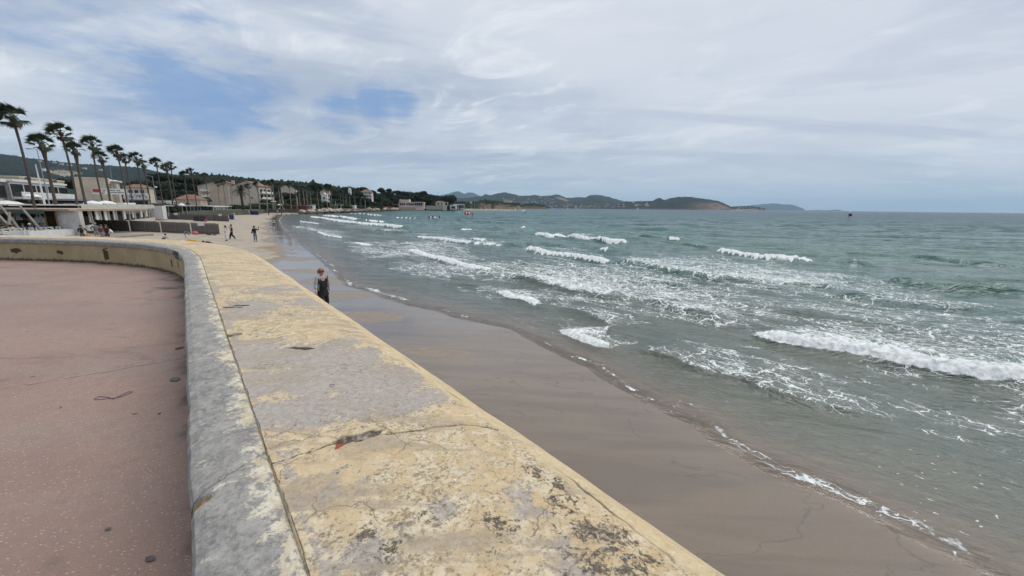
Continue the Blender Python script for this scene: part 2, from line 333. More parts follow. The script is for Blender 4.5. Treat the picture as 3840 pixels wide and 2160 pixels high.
    fb = n('ShaderNodeBump', {'Strength': .6, 'Distance': .05, 'Height': n.math('ADD', fn2, fn)})
    fcol = n.mix(n.ramp(fn2, .35, .6), (.52, .56, .57), (.80, .82, .82))
    white = n('ShaderNodeBsdfPrincipled', {'Base Color': fcol, 'Roughness': .8, 'Specular IOR Level': .2, 'Normal': fb})
    m = n('ShaderNodeMixShader', {0: n.math('MULTIPLY', ff, .93), 1: water, 2: white})
    # a film thinner than a few centimetres lets the sand show
    return n('ShaderNodeMixShader', {0: n.math('MAXIMUM', n.ramp(n.attr('thick'), -.004, .055, .0, 1), ff), 1: n('ShaderNodeMixShader', {0: n('ShaderNodeFresnel', {0: 1.33}), 1: n('ShaderNodeBsdfTransparent'), 2: n('ShaderNodeBsdfGlossy', {0: (1, 1, 1), 'Roughness': .08, 'Normal': bm})}), 2: m})
sea_m = principled('sea water', f_sea)
crest = np.clip(H/.3, 0, 1)*ss(SD, 2, 10)
sea = grid_mesh('sea', np.stack([SX, SY, H], -1), {'off': np.maximum(SD, 0), 'foam': foam, 'dens': dens, 'rng': SR, 'crest': crest, 'thick': thick}, [sea_m])
tag(sea, kind='structure')

# --- sand
ring = px_rings(.9, 70, 1.1)+list(np.geomspace(71, 1500, 80))
BX, BY, BR = polar(-75, 75, 900, np.array(ring))
SH, BD = sand_h(BX, BY)
SH = SH+.012*fbm(BX*2.2, BY*2.2, 3, 120)*ss(BD, 9, 14)
wetn = fbm(BX*.16, BY*.30, 3, 122)
wk = 1-.62*ss(BR, 14, 40)
wet = 1-ss((BD+2.4*wetn+1.0*pn(BX*.55, BY*.9, 124))/wk, 4.2, 10.5)
# a film of run-back water lies in the low strips of the wet sand
bars_ = np.zeros_like(BX)
for px_, py_, rx, ry in ((1225, 1050, 1.5, 1.0), (1290, 1102, 1.35, 1.15), (1390, 1188, 1.35, .95), (1630, 1328, 1.0, .33), (1120, 968, 1.3, 1.3), (1150, 1015, 1.5, .8), (1040, 930, 1.6, 2.0)):
    cx_, cy_ = at(px_, py_, .15)
    bars_ = np.maximum(bars_, ss(1.12-np.hypot((BX-cx_)/rx, (BY-cy_)/ry)+.28*fbm(BX*1.1, BY*1.6, 3, 130), 0, .30))
film = ss(BD+.5*pn(BX*.3, BY*.3, 131), -.3, .5)*(1-ss(BD/wk+1.2*wetn, 5.0, 7.5))*ss(BR, 2, 6)
pool = ss(fbm(BX*.13+BY*.05, BY*.42, 3, 126)+.12, .02, .22)*ss(BD, .2, 1.2)*(1-ss(BD/wk, 5, 8.5))
def f_sand(n):
    p = n.pos(); wt = n.attr('wet'); pl_ = n.attr('pool')
    a = n.noise(p, .9, 6, .6); b = n.noise(p, 60, 4, .7); st = n.noise(n.map(p, (.25, 1.6, 1), (0, 0, .1)), 1.0, 6, .6, .5); gr = n.noise(p, 5, 6, .7)
    dry = n.mix(n.ramp(a, .35, .65), (.31, .268, .22), (.40, .35, .29)); dry = n.mix(n.ramp(gr, .45, .7, 0, .5), dry, (.28, .235, .185)); dry = n.mix(n.ramp(b, .4, .75, 0, .35), dry, (.22, .18, .14))
    wc = n.mix(n.ramp(st, .38, .62), (.175, .139, .106), (.235, .182, .134)); wc = n.mix(n.ramp(b, .42, .75, 0, .5), wc, (.085, .07, .055))
    damp = n.mix(n.ramp(st, .4, .6), (.225, .175, .125), (.27, .215, .158))
    c = n.mix(n.ramp(wt, .12, .45), dry, damp); c = n.mix(n.ramp(wt, .5, .85), c, wc)
    c = n.mix(n.math('MULTIPLY', n.attr('bar'), .8), c, n.mix(n.ramp(gr, .4, .6), (.19, .14, .095), (.25, .19, .13)))
    ln = n.math('ABSOLUTE', n.math('SUBTRACT', n.noise(n.map(p, (.35, .9, 1), (0, 0, .5)), .7, 5, .5, .4), .5)); c = n.mix(n.math('MULTIPLY', n.ramp(ln, 0, .006, .5, 0), n.ramp(wt, .4, .9)), c, (.07, .06, .05))
    fp_ = n('ShaderNodeTexVoronoi', {'Vector': n.map(p, (1, 1.3, 1)), 'Scale': 1.7}); c = n.mix(n.math('MULTIPLY', n.ramp(fp_, .10, .22, .45, 0), n.ramp(wt, .3, .7, 1, 0)), c, (.22, .18, .14))
    weed = n.ramp(n.noise(n.map(p, (.5, 2.2, 1), (0, 0, .15)), 2.2, 8, .75, 1.2), .66, .72, 0, .8)
    c = n.mix(n.math('MULTIPLY', weed, n.math('MULTIPLY', n.ramp(wt, .1, .5), n.ramp(pl_, .2, .6, 1, 0))), c, (.05, .038, .028))
    c = n.mix(n.math('MULTIPLY', pl_, .4), c, (.12, .10, .085))
    rg = n.math('SUBTRACT', n.ramp(wt, .25, .95, .95, .36), n.math('MULTIPLY', pl_, .27))
    bm = n('ShaderNodeBump', {'Strength': n.math('MULTIPLY', n.ramp(wt, .3, .9, .8, .3), n.ramp(pl_, .2, .8, 1, .12)), 'Distance': .04, 'Height': n.math('ADD', gr, n.math('MULTIPLY', b, .3))})
    return {'Base Color': c, 'Roughness': rg, 'Specular IOR Level': n.ramp(wt, .2, .9, .15, .5), 'Normal': bm}
beach = grid_mesh('beach', np.stack([BX, BY, np.where(BD < -40, -3, SH)], -1), {'wet': wet, 'pool': np.maximum(pool, film)*(1-bars_), 'bar': bars_}, [principled('beach sand', f_sand)])
tag(beach, kind='structure')
# the sea bed and the land under everything, out to the horizon
g = 27000
me = bpy.data.meshes.new('sea_bed'); me.from_pydata([(-g, -g, -3.2), (g, -g, -3.2), (g, g, -3.2), (-g, g, -3.2)], [], [(0, 1, 2, 3)]); me.materials.append(simple('sea bed sand', (.12, .13, .10)))
tag(link(bpy.data.objects.new('sea_bed', me)), kind='structure')
# ------------------------------------------------------------------ promenade and its parapet wall
_in = [(1.36, -1.81), (-.88, .88), (-5.85, 6.82), (-6.46, 7.50), (-7.07, 8.13), (-7.92, 8.88), (-8.60, 9.32), (-9.65, 9.88), (-11.33, 10.42), (-12.89, 10.70), (-14.27, 10.82), (-18, 10.9), (-24, 10.3)]
_in = np.array(_in); _l = np.concatenate([[0], np.cumsum(np.hypot(*(_in[1:]-_in[:-1]).T))])
S0 = 3.5                                       # arc length of the point nearest the lower left corner of the wall
_s = np.arange(0, _l[-1], .01); _px = np.interp(_s, _l, _in[:, 0]); _py = np.interp(_s, _l, _in[:, 1])
k = np.exp(-(np.arange(-70, 71)/28.)**2); k /= k.sum()
pad = lambda a: np.concatenate([2*a[0]-a[70:0:-1], a, 2*a[-1]-a[-2:-72:-1]])
_px = np.convolve(pad(_px), k, 'valid'); _py = np.convolve(pad(_py), k, 'valid')
_tx = np.gradient(_px); _ty = np.gradient(_py); _tl = np.hypot(_tx, _ty); _tx /= _tl; _ty /= _tl
def wall_xy(s_, t_):
    s_ = s_+0*t_; x = np.interp(s_, _s, _px); y = np.interp(s_, _s, _py); a = np.interp(s_, _s, _tx); b = np.interp(s_, _s, _ty)
    return x+b*t_, y-a*t_
def wall_st(px, py, z=3.215):                  # photograph point on the wall top -> (along, across)
    x, y = at(px, py, z); d = np.hypot(_px-x, _py-y); i = int(d.argmin()); return _s[i], (x-_px[i])*_ty[i]-(y-_py[i])*_tx[i]
W = 1.26; SEND = float(_s[-1])
s_rows = np.concatenate([np.arange(0, 6.6, .0065), np.arange(6.6, 11.5, .013), np.arange(11.5, SEND, .035)])
def crack_d(X, Y, pts, jag=.018, f=9):
    wp = [at(x, y, 3.21) for x, y in pts]
    return poly_dist(X+jag*fbm(X*f, Y*f, 4, 200), Y+jag*fbm(X*f, Y*f, 4, 205), wp)[0]
CR1 = [(700, 1797), (790, 1790), (860, 1775), (1005, 1750), (1118, 1712), (1190, 1695), (1282, 1662), (1401, 1640), (1505, 1622), (1640, 1600), (1789, 1588), (1870, 1600)]
CR2 = [(560*1.4907, 905*1.4907), (740*1.4907, 893*1.4907), (930*1.4907, 872*1.4907)]
CR3 = [(1010*1.4907, 880*1.4907), (1100*1.4907, 955*1.4907), (1200*1.4907, 1015*1.4907), (1290*1.4907, 1085*1.4907), (1500*1.4907, 1240*1.4907), (1700*1.4907, 1400*1.4907)]
D_ = 1.4907
GRAY = [(700, 900, .27), (800, 900, .28), (900, 905, .26), (700, 960, .25), (800, 960, .26), (900, 960, .26), (980, 960, .24), (800, 1020, .2), (900, 1010, .22), (990, 1010, .18), (640, 880, .18), (690, 1040, .16), (640, 960, .18), (1050, 1000, .14), (760, 1050, .12)]
def top_features(X, Y, S, T):
    gray = np.zeros_like(X)
    for a, b, r in GRAY:
        x, y = at(a*D_, b*D_, 3.21); gray = np.maximum(gray, 1.25-np.hypot(X-x, Y-y)/(r*1.25))
    gray = np.clip(gray+.35*fbm(X*3, Y*3, 3, 210), 0, 1)
    # grey stripe beside the joint and long grey smears
    gray = np.maximum(gray, .9*np.exp(-((T-.29)/.035)**2)*np.clip(.4+1.2*pn(S*1.2, S*0+.5, 214), 0, 1))
    for a, b, r in ((1330, 1290, .10), (1290, 1240, .06), (1130, 1290, .06), (820, 1250, .06), (930, 1400, .09), (1420, 1400, .12), (1560, 1400, .12), (860, 700, .3), (700, 730, .35), (650, 770, .3), (620, 790, .25), (800, 760, .3)):
        x, y = at(a*D_, b*D_, 3.21); gray = np.maximum(gray, (.55 if r < .2 else .80)*(1.2-np.hypot(X-x, Y-y)/(r*1.4)))
    dark = np.zeros_like(X)
    c1 = crack_d(X, Y, CR1); c2 = crack_d(X, Y, CR2, .012); c3 = crack_d(X, Y, CR3, .03, 5)
    ex, ey = at(1340, 1652, 3.21)                       # the broken hole along the crack
    ux, uy = at(1430, 1635, 3.21); L = math.hypot(ux-ex, uy-ey); ux, uy = (ux-ex)/L, (uy-ey)/L
    a = (X-ex)*ux+(Y-ey)*uy; b = -(X-ex)*uy+(Y-ey)*ux
    hole = 1-np.hypot(a/.12, (b-.008)/.036)-.7*fbm(X*14, Y*14, 3, 220); hole = ss(hole, 0, .35)
    ex2, ey2 = at(590*D_, 846*D_, 3.21)
    h2 = ss(1-np.hypot((X-ex2)/.055, (Y-ey2)/.05)-.5*fbm(X*12, Y*12, 3, 222), 0, .4)
    dark = np.maximum(dark, np.maximum(np.exp(-(c1/(.0045+.004*np.clip(fbm(X*6, Y*6, 2, 221)+.3, 0, 1)))**2), .35*np.exp(-(c2/.003)**2)))
    dark = np.maximum(dark, .7*np.exp(-(c3/.012)**2)*np.clip(.45+1.3*fbm(X*2.5, Y*2.5, 2, 224), 0, 1))
    for u_, v_ in ((585, 776), (605, 771), (760, 880)):
        x, y = at(u_*D_, v_*D_, 3.21); dark = np.maximum(dark, .8*ss(1-np.hypot((X-x)/.12, (Y-y)/.03)-.8*fbm(X*9, Y*9, 3, 226), 0, .3))
    lich = np.zeros_like(X)
    for a, b, r in ((1420, 1260, .07), (1480, 1340, .09), (1560, 1350, .08), (1500, 1420, .10), (1600, 1430, .1), (1400, 1210, .05), (1350, 1180, .05), (1080, 1290, .04), (980, 1390, .04), (915, 1355, .035), (620, 1230, .03), (1250, 1330, .06)):
        x, y = at(a*D_, b*D_, 3.21); lich = np.maximum(lich, 1.15-np.hypot(X-x, Y-y)/(r*1.5))
    dz = -.010*np.exp(-(c1/.006)**2)-.003*np.exp(-(c2/.005)**2)-.004*np.exp(-(c3/.012)**2)-.018*np.maximum(hole, h2*.8)
    # layers of old render standing a little above the worn patches
    dz += .0022*ss(fbm(X*2.2, Y*2.2, 4, 230)-gray*.5, -.1, .05)+.0016*fbm(X*16, Y*16, 4, 232)
    return np.clip(gray, 0, 1), dark, np.clip(lich, 0, 1), np.maximum(hole, h2), dz, c1
def f_cap(n):
    p = n.pos(); g = n.attr('gray'); dk = n.attr('dark'); li = n.attr('lichen'); ho = n.attr('hole')
    n1 = n.noise(p, 2.2, 8, .62, .2); n2 = n.noise(p, 9, 9, .68, .3); n3 = n.noise(p, 38, 8, .7); n4 = n.noise(n.map(p, loc=(5, 3, 0)), 15, 9, .72, .5); n5 = n.noise(n.map(p, loc=(1, 8, 0)), 90, 5, .7); n6 = n.noise(n.map(p, loc=(7, 7, 0)), 4.5, 8, .65, .4)
    yel = n.mix(n.ramp(n2, .38, .62), (.48, .36, .205), (.55, .43, .28)); yel = n.mix(n.ramp(n1, .4, .65, 0, .7), yel, (.50, .40, .25))
    cream = n.mix(n.ramp(n3, .35, .6), (.50, .43, .31), (.64, .57, .44))
    cem = n.mix(n.ramp(n3, .32, .66), (.27, .25, .235), (.37, .345, .325)); cem = n.mix(n.ramp(n2, .5, .75, 0, .5), cem, (.31, .275, .265))
    c = n.mix(n.ramp(n.math('ADD', n4, n.math('MULTIPLY', n.math('SUBTRACT', n1, .5), .5)), .49, .55, 0, .7), yel, cream)
    n7 = n.noise(n.map(p, loc=(9, 4, 0)), 70, 8, .75, .3); n8 = n.noise(n.map(p, loc=(4, 9, 0)), 24, 9, .75, .6)
    gm = n.math('ADD', n.math('MULTIPLY', g, .55), n.math('MULTIPLY', n.math('SUBTRACT', n6, .5), 1.25)); gm = n.math('ADD', gm, n.math('MULTIPLY', n.math('SUBTRACT', n8, .5), 1.15)); gm = n.math('ADD', gm, n.math('MULTIPLY', n.math('SUBTRACT', n7, .5), .6))
    c = n.mix(n.ramp(n8, .50, .56, 0, .6), c, n.mix(n.ramp(n7, .4, .6), (.42, .34, .22), (.62, .55, .43)))
    c = n.mix(n.ramp(gm, .17, .30, 0, .9), c, cem)
    sp = n.math('ADD', n.math('MULTIPLY', n7, .6), n.math('ADD', n.math('MULTIPLY', n8, .3), n.math('MULTIPLY', n1, .2))); c = n.mix(n.math('MULTIPLY', n.ramp(sp, .555, .62, 0, .8), n.ramp(g, .4, 1, 1, .45)), c, (.20, .155, .095))
    n9 = n.noise(n.map(p, (1.6, 6.5, 1)), 1.0, 9, .68, .4); c = n.mix(n.ramp(n9, .49, .60, 0, .68), c, n.mix(n.ramp(n7, .4, .6), (.24, .20, .16), (.40, .33, .24)))
    lm = n.math('ADD', n.math('MULTIPLY', li, .13), n.math('ADD', n.math('MULTIPLY', n8, .6), n.math('MULTIPLY', n7, .4)))
    c = n.mix(n.ramp(lm, .585, .64, 0, .88), c, n.mix(n.ramp(n5, .4, .6), (.045, .04, .035), (.14, .115, .09)))
    pit = n.ramp(n('ShaderNodeTexVoronoi', {'Vector': p, 'Scale': 42.0, 'Randomness': 1.0}), .06, .13, 1, 0)
    pit = n.math('MULTIPLY', pit, n.ramp(n.noise(n.map(p, loc=(2, 2, 2)), 20, 2), .52, .6))
    c = n.mix(n.math('MULTIPLY', pit, .75), c, (.13, .10, .07))
    cr = n('ShaderNodeTexVoronoi', {'Vector': n.map(n('ShaderNodeVectorMath', {0: p, 1: n('ShaderNodeVectorMath', {0: n('ShaderNodeTexNoise', {'Vector': p, 'Scale': 14.0, 'Detail': 4.0}, out=1), 'Scale': .09}, operation='SCALE')}, operation='ADD')), 'Scale': 5.0}, feature='DISTANCE_TO_EDGE')
    crm = n.math('MULTIPLY', n.ramp(cr, 0.0, .018, 1, 0), n.ramp(n.noise(p, 3.0, 3), .5, .62))
    c = n.mix(n.math('MULTIPLY', crm, .6), c, (.16, .12, .08))
    c = n.mix(n.math('MULTIPLY', n.attr('rim'), n.ramp(n8, .40, .52)), c, n.mix(n.ramp(n7, .35, .65), (.50, .38, .20), (.66, .55, .36)))
    c = n.mix(n.ramp(ho, .1, .5), c, n.mix(n.ramp(n4, .42, .6), (.10, .085, .07), (.34, .30, .25)))
    c = n.mix(n.ramp(dk, .25, .8, 0, .93), c, (.035, .028, .022))
    hgt = n.math('ADD', n.math('MULTIPLY', n3, .6), n.math('ADD', n.math('MULTIPLY', n5, .35), n.math('MULTIPLY', n4, 1.0)))
    hgt = n.math('SUBTRACT', hgt, n.math('ADD', n.math('MULTIPLY', pit, .5), n.math('MULTIPLY', crm, .35)))
    return {'Base Color': c, 'Roughness': .9, 'Specular IOR Level': .2, 'Normal': n('ShaderNodeBump', {'Strength': n.ramp(gm, .22, .36, .8, .45), 'Distance': .008, 'Height': hgt})}
cap_m = principled('weathered yellow limewash', f_cap)
def f_cop(n):
    p = n.pos(); tt = n.attr('across'); dk = n.attr('dark')
    n1 = n.noise(p, 3, 8, .6); n2 = n.noise(n.map(p, (1, 1, 1), (0, 0, .87)), 12, 9, .68, .4); n3 = n.noise(p, 55, 7, .7); n4 = n.noise(n.map(p, loc=(3, 9, 0)), 7, 9, .7, .5)
    n8 = n.noise(n.map(p, loc=(2, 6, 0)), 48, 9, .78, .5); c = n.mix(n.ramp(n.math('ADD', n.math('MULTIPLY', n2, .5), n.math('MULTIPLY', n8, .5)), .40, .60), (.125, .124, .122), (.32, .305, .28)); c = n.mix(n.ramp(n1, .45, .7, 0, .5), c, (.24, .22, .215)); c = n.mix(n.ramp(n3, .3, .75), c, n.mix(.5, c, (.36, .355, .34)))
    wv = n.math('ADD', n.math('ADD', n4, n.math('MULTIPLY', n.ramp(tt, .12, .235), .20)), n.math('MULTIPLY', n.math('SUBTRACT', n3, .5), .25))
    wv = n.math('ADD', wv, n.math('MULTIPLY', n.math('SUBTRACT', n1, .5), .35)); n7 = n.noise(n.map(p, loc=(9, 4, 0)), 30, 9, .75, .6); wv = n.math('ADD', wv, n.math('MULTIPLY', n.math('SUBTRACT', n7, .5), .9))
    c = n.mix(n.ramp(wv, .635, .75, 0, .85), c, n.mix(n.ramp(n2, .4, .6), (.50, .43, .30), (.62, .57, .46)))
    c = n.mix(n.ramp(n3, .66, .74, 0, .6), c, (.09, .085, .08))
    c = n.mix(n.ramp(n.attr('broken'), .3, .6), c, n.mix(n.ramp(n3, .35, .65), (.22, .14, .07), (.42, .31, .17)))
    c = n.mix(n.ramp(dk, .25, .8, 0, .92), c, (.04, .032, .025))
    return {'Base Color': c, 'Roughness': .85, 'Specular IOR Level': .25, 'Normal': n('ShaderNodeBump', {'Strength': .9, 'Distance': .008, 'Height': n.math('ADD', n.math('MULTIPLY', n3, .6), n2)})}
cop_m = principled('grey cement coping', f_cop)
def f_face(n):
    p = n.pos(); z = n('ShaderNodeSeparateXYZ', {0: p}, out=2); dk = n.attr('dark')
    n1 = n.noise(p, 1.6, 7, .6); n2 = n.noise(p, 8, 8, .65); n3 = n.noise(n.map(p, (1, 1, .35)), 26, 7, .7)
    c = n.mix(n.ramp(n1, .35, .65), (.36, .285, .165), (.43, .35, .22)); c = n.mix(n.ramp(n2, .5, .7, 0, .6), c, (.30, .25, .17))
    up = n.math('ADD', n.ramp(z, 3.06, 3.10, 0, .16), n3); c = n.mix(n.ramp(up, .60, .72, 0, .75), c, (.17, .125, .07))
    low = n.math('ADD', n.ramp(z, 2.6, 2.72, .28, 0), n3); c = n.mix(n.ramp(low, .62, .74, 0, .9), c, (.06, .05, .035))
    c = n.mix(n.ramp(dk, .25, .7, 0, .93), c, (.06, .038, .022))
    return {'Base Color': c, 'Roughness': .92, 'Specular IOR Level': .15, 'Normal': n('ShaderNodeBump', {'Strength': .4, 'Distance': .01, 'Height': n.math('ADD', n2, n3)})}
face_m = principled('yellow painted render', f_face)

wall = empty('parapet_wall', (0, 0, 0))
tag(wall, 'weathered yellow and grey parapet wall curving round the pink promenade above the beach', 'wall')
def strip(name, prof, mat, s_arr, feat=None, flip=False, parent=wall):
    prof = np.array(prof, float); seg = np.concatenate([[0], np.cumsum(np.hypot(*(prof[1:]-prof[:-1]).T))])
    m = max(int(seg[-1]/.008), 6); uu = np.unique(np.concatenate([np.linspace(0, seg[-1], m), seg])); T = np.interp(uu, seg, prof[:, 0]); Z = np.interp(uu, seg, prof[:, 1])
    Sg, Tg = np.meshgrid(s_arr, T, indexing='ij'); Zg = np.broadcast_to(Z, Sg.shape).copy(); X, Y = wall_xy(Sg, Tg); at_ = {}
    if feat: X, Y, Zg, at_ = feat(X, Y, Zg, Sg, Tg)
    return grid_mesh(name, np.stack([X, Y, Zg], -1), at_, [mat], parent=parent, flip=flip)
def capf(X, Y, Z, S, T):
    g, dk, li, ho, dz, c1 = top_features(X, Y, S, T)
    m = ss(T, .255, .27)
    rim = ss(T+.04*fbm(S*3, T*3, 3, 249), 1.08, 1.13); g = np.clip(g*(1-rim*.9)-rim*.25, -.6, 1)
    Z = Z+dz*m*(1-ss(T, 1.2, 1.25))+.006*fbm(S*.9, T*2, 2, 240)+.005*fbm(S*2.4, S*0+3., 3, 243)*ss(T, 1.0, 1.2)
    e = .007*fbm(S*2.0, S*0, 4, 245)*ss(T, 1.05, 1.2); X2, Y2 = wall_xy(S, T+e); X2 = np.where(T > 1.0, X2, X); Y2 = np.where(T > 1.0, Y2, Y)
    jt = np.exp(-((T-.253-.006*fbm(S*6, S*0+2, 3, 247))/.0017)**2); dk = np.maximum(dk, jt*.8)
    return X2, Y2, Z, {'gray': g, 'dark': dk, 'lichen': li*(1-rim), 'hole': ho, 'rim': rim*.6}
strip('cap_slab', [(.2475, 3.208), (.253, 3.221), (.60, 3.222), (1.00, 3.206), (1.10, 3.192), (1.17, 3.168), (1.225, 3.13), (1.255, 3.07), (1.262, 2.98), (1.262, 2.90)], cap_m, s_rows, capf)
js, jt_ = wall_st(775, 1795)                    # the joint between the two near coping stones
def copf(X, Y, Z, S, T):
    ti = np.clip(T/.24, 0, 1)
    j0 = js+.0*ti; j = np.abs(S-(js-.085+.13*ti)-.008*fbm(T*14, T*0, 3, 250))
    dk = np.exp(-(j/.0045)**2); br = ss(1-np.hypot((S-js+.105)/.035, (T-.0)/.075)-.4*fbm(X*18, Y*18, 2, 251), .1, .4)
    c = .006*fbm(S*1.3, T*3, 3, 252)+.0015*fbm(X*22, Y*22, 3, 253)
    Z = Z+c*ss(Z, 3.1, 3.18)-.012*np.exp(-(j/.008)**2)-.03*br
    # broken lip in the bend
    hs, _ = wall_st(640, 940); br2 = ss(1-np.abs(S-hs)/.55-.5*fbm(S*5, Z*20, 3, 255), .1, .5)*(1-ss(T, .0, .02))*ss(Z, 3.07, 3.10)
    e = -.010*fbm(S*3, S*0+1, 4, 256)*(1-ss(T, 0, .05))+.02*br2
    X2, Y2 = wall_xy(S, T+e)
    return X2, Y2, Z, {'across': T, 'dark': np.maximum(dk, br2*.9), 'broken': br}
def split(a, b): return s_rows[(s_rows >= a) & (s_rows <= b)]
cop_prof = [(.035, 3.075), (0, 3.082), (-.002, 3.10), (0, 3.165), (.012, 3.192), (.045, 3.208), (.12, 3.219), (.20, 3.220), (.240, 3.217), (.2520, 3.205)]
cops = [0, js, 8.2, 12.6, 17.0, SEND]
strip('coping', cop_prof, cop_m, s_rows, copf)
def facef(X, Y, Z, S, T):
    dk = np.zeros_like(X)
    for px_, py_, r, h in ((20, 945, .10, .05), (330, 960, .05, .10), (660, 985, .03, .05), (668, 1000, .03, .08), (120, 955, .05, .04)):
        x, y = at(px_, py_, 2.85); d_ = np.hypot(_px-x, _py-y); s0 = _s[int(d_.argmin())]
        dk = np.maximum(dk, ss(1-np.hypot((S-s0)/(r*2.2), (Z-2.85)/(h*1.8))-.6*fbm(S*6, Z*9, 3, 260), 0, .3))
    hs, _ = wall_st(640, 940); dk = np.maximum(dk, ss(1.1-np.abs(S-hs)/.6-.7*fbm(S*7, Z*12, 3, 262), .2, .5)*ss(Z, 2.96, 3.06))
    e = .004*fbm(S*4, Z*6, 3, 264); X2, Y2 = wall_xy(S, T+e); return X2, Y2, Z, {'dark': dk}
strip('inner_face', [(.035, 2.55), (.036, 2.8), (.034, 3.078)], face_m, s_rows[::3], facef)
strip('sea_face', [(1.262, 2.902), (1.27, 1.6), (1.32, -.6)], simple('sea wall render', (.34, .28, .18), .9, .3, 1.5, .4), s_rows[::6])
# brick crumbs in the broken hole are part of the wall
def rock_mesh(name, r, mat, seed, sub=2, flat=.7):
    import bmesh
    bm = bmesh.new(); bmesh.ops.create_icosphere(bm, subdivisions=sub, radius=r); rnd = random.Random(seed)
    ph = [rnd.uniform(0, 9) for _ in range(6)]
    for v in bm.verts:
        k = v.co.normalized(); f = 1+.22*math.sin(k.x*3.1+ph[0])+.18*math.sin(k.y*4.3+ph[1])+.15*math.sin(k.z*5+k.x*4+ph[2])+rnd.uniform(-.10, .10)
        v.co = k*r*f; v.co.z *= flat
    me = bpy.data.meshes.new(name); bm.to_mesh(me); bm.free(); me.materials.append(mat); return me
brick_m = simple('broken red brick', (.26, .06, .03), .85, .4, 30)
for px_, py_, r in ((1272, 1684, .022), (1312, 1690, .016), (1190, 1702, .010), (1292, 1674, .014)):
    o = link(bpy.data.objects.new('brick', rock_mesh('brick', r, brick_m, int(px_), 2, .55)), wall); x, y = at(px_, py_, 3.21); o.location = (x, y, 3.213)

# --- promenade floor
FX = np.concatenate([-np.geomspace(30, 1, 150), np.linspace(-.98, 4, 90)])
def f_floor(n):
    p = n.pos(); n1 = n.noise(p, .8, 6, .55); n2 = n.noise(p, 14, 6, .65); n3 = n.noise(p, 120, 3, .6); st = n.noise(n.map(p, (.5, 1.5, 1), (0, 0, .3)), 1.2, 5, .6)
    c = n.mix(n.ramp(n1, .35, .65), (.255, .170, .138), (.315, .218, .178)); c = n.mix(n.ramp(st, .42, .62, 0, .5), c, (.285, .222, .190)); c = n.mix(n.ramp(n2, .4, .7, 0, .4), c, (.20, .138, .118))
    vo = n('ShaderNodeTexVoronoi', {'Vector': n.map(p, (1.0, 2.0, 1), (0, 0, .9)), 'Scale': 34.0}, out=None)
    rnd = n('ShaderNodeSeparateColor', {0: vo.outputs[1]}, out=0)
    sp = n.math('MULTIPLY', n.ramp(vo.outputs[0], .16, .30, 1, 0), n.ramp(rnd, .40, .65)); c = n.mix(n.math('MULTIPLY', sp, .8), c, (.47, .37, .30))
    vd = n('ShaderNodeTexVoronoi', {'Vector': n.map(p, (1, 1, 1), (0, 0, .4), (3, 3, 0)), 'Scale': 30.0}, out=None)
    rd = n('ShaderNodeSeparateColor', {0: vd.outputs[1]}, out=1)
    c = n.mix(n.math('MULTIPLY', n.ramp(vd.outputs[0], .10, .2, 1, 0), n.ramp(rd, .75, .85, 0, .6)), c, (.12, .085, .075))
    ve = n('ShaderNodeTexVoronoi', {'Vector': n.map(p, (1, 1.6, 1), (0, 0, .8), (1, 5, 0)), 'Scale': 2.6}, out=None)
    re_ = n('ShaderNodeSeparateColor', {0: ve.outputs[1]}, out=2)
    c = n.mix(n.math('MULTIPLY', n.ramp(n.math('ADD', ve.outputs[0], n.math('MULTIPLY', n2, .03)), .06, .09, 1, 0), n.ramp(re_, .40, .48, 0, .9)), c, (.07, .06, .058))
    c = n.mix(n.ramp(n3, .35, .7, 0, .5), c, (.15, .10, .085)); c = n.mix(n.ramp(n.noise(n.map(p, (.6, 1.6, 1), (0, 0, .9)), 1.6, 8, .7, .8), .56, .66, 0, .45), c, (.13, .095, .085))
    for (ax, ay), (bx, by) in ((at(0, 1462, 2.6), at(690, 1343, 2.6)), (at(470, 1130, 2.6), at(690, 1085, 2.6))):
        L = math.hypot(bx-ax, by-ay); nx, ny = -(by-ay)/L, (bx-ax)/L
        q = n('ShaderNodeVectorMath', {0: p, 1: (nx, ny, 0)}, out=1, operation='DOT_PRODUCT'); a_ = n('ShaderNodeVectorMath', {0: p, 1: (-ny, nx, 0)}, out=1, operation='DOT_PRODUCT'); t0 = -ax*ny+ay*nx; t1 = -bx*ny+by*nx
        if t0 > t1: t0, t1 = t1, t0
        q = n.math('ABSOLUTE', n.math('ADD', n.math('SUBTRACT', q, ax*nx+ay*ny), n.math('MULTIPLY', n.math('SUBTRACT', n.noise(p, 3.5, 6, .65), .5), .16)))
        mk = n.math('MULTIPLY', n.ramp(q, .002, .011, 1, 0), n.ramp(n.noise(p, 7, 3), .40, .52)); mk = n.math('MULTIPLY', mk, n.math('MULTIPLY', n.ramp(a_, t0-.05, t0+.05), n.ramp(a_, t1-.05, t1+.05, 1, 0)))
        c = n.mix(n.math('MULTIPLY', mk, .85), c, (.055, .038, .034))
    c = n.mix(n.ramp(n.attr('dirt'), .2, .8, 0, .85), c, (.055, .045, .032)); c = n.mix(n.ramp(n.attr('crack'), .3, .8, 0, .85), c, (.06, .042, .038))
    return {'Base Color': c, 'Roughness': n.ramp(n1, .3, .7, .55, .75), 'Specular IOR Level': .35, 'Normal': n('ShaderNodeBump', {'Strength': .35, 'Distance': .003, 'Height': n.math('ADD', n3, sp)})}
# floor sheet follows the wall: rows along the wall, columns away from it
ts = -np.concatenate([np.linspace(-.045, .5, 90), np.geomspace(.51, 30, 260)])
sr = np.concatenate([np.arange(0, 8, .02), np.arange(8, SEND, .03)])
Sg, Tg = np.meshgrid(sr, ts, indexing='ij')
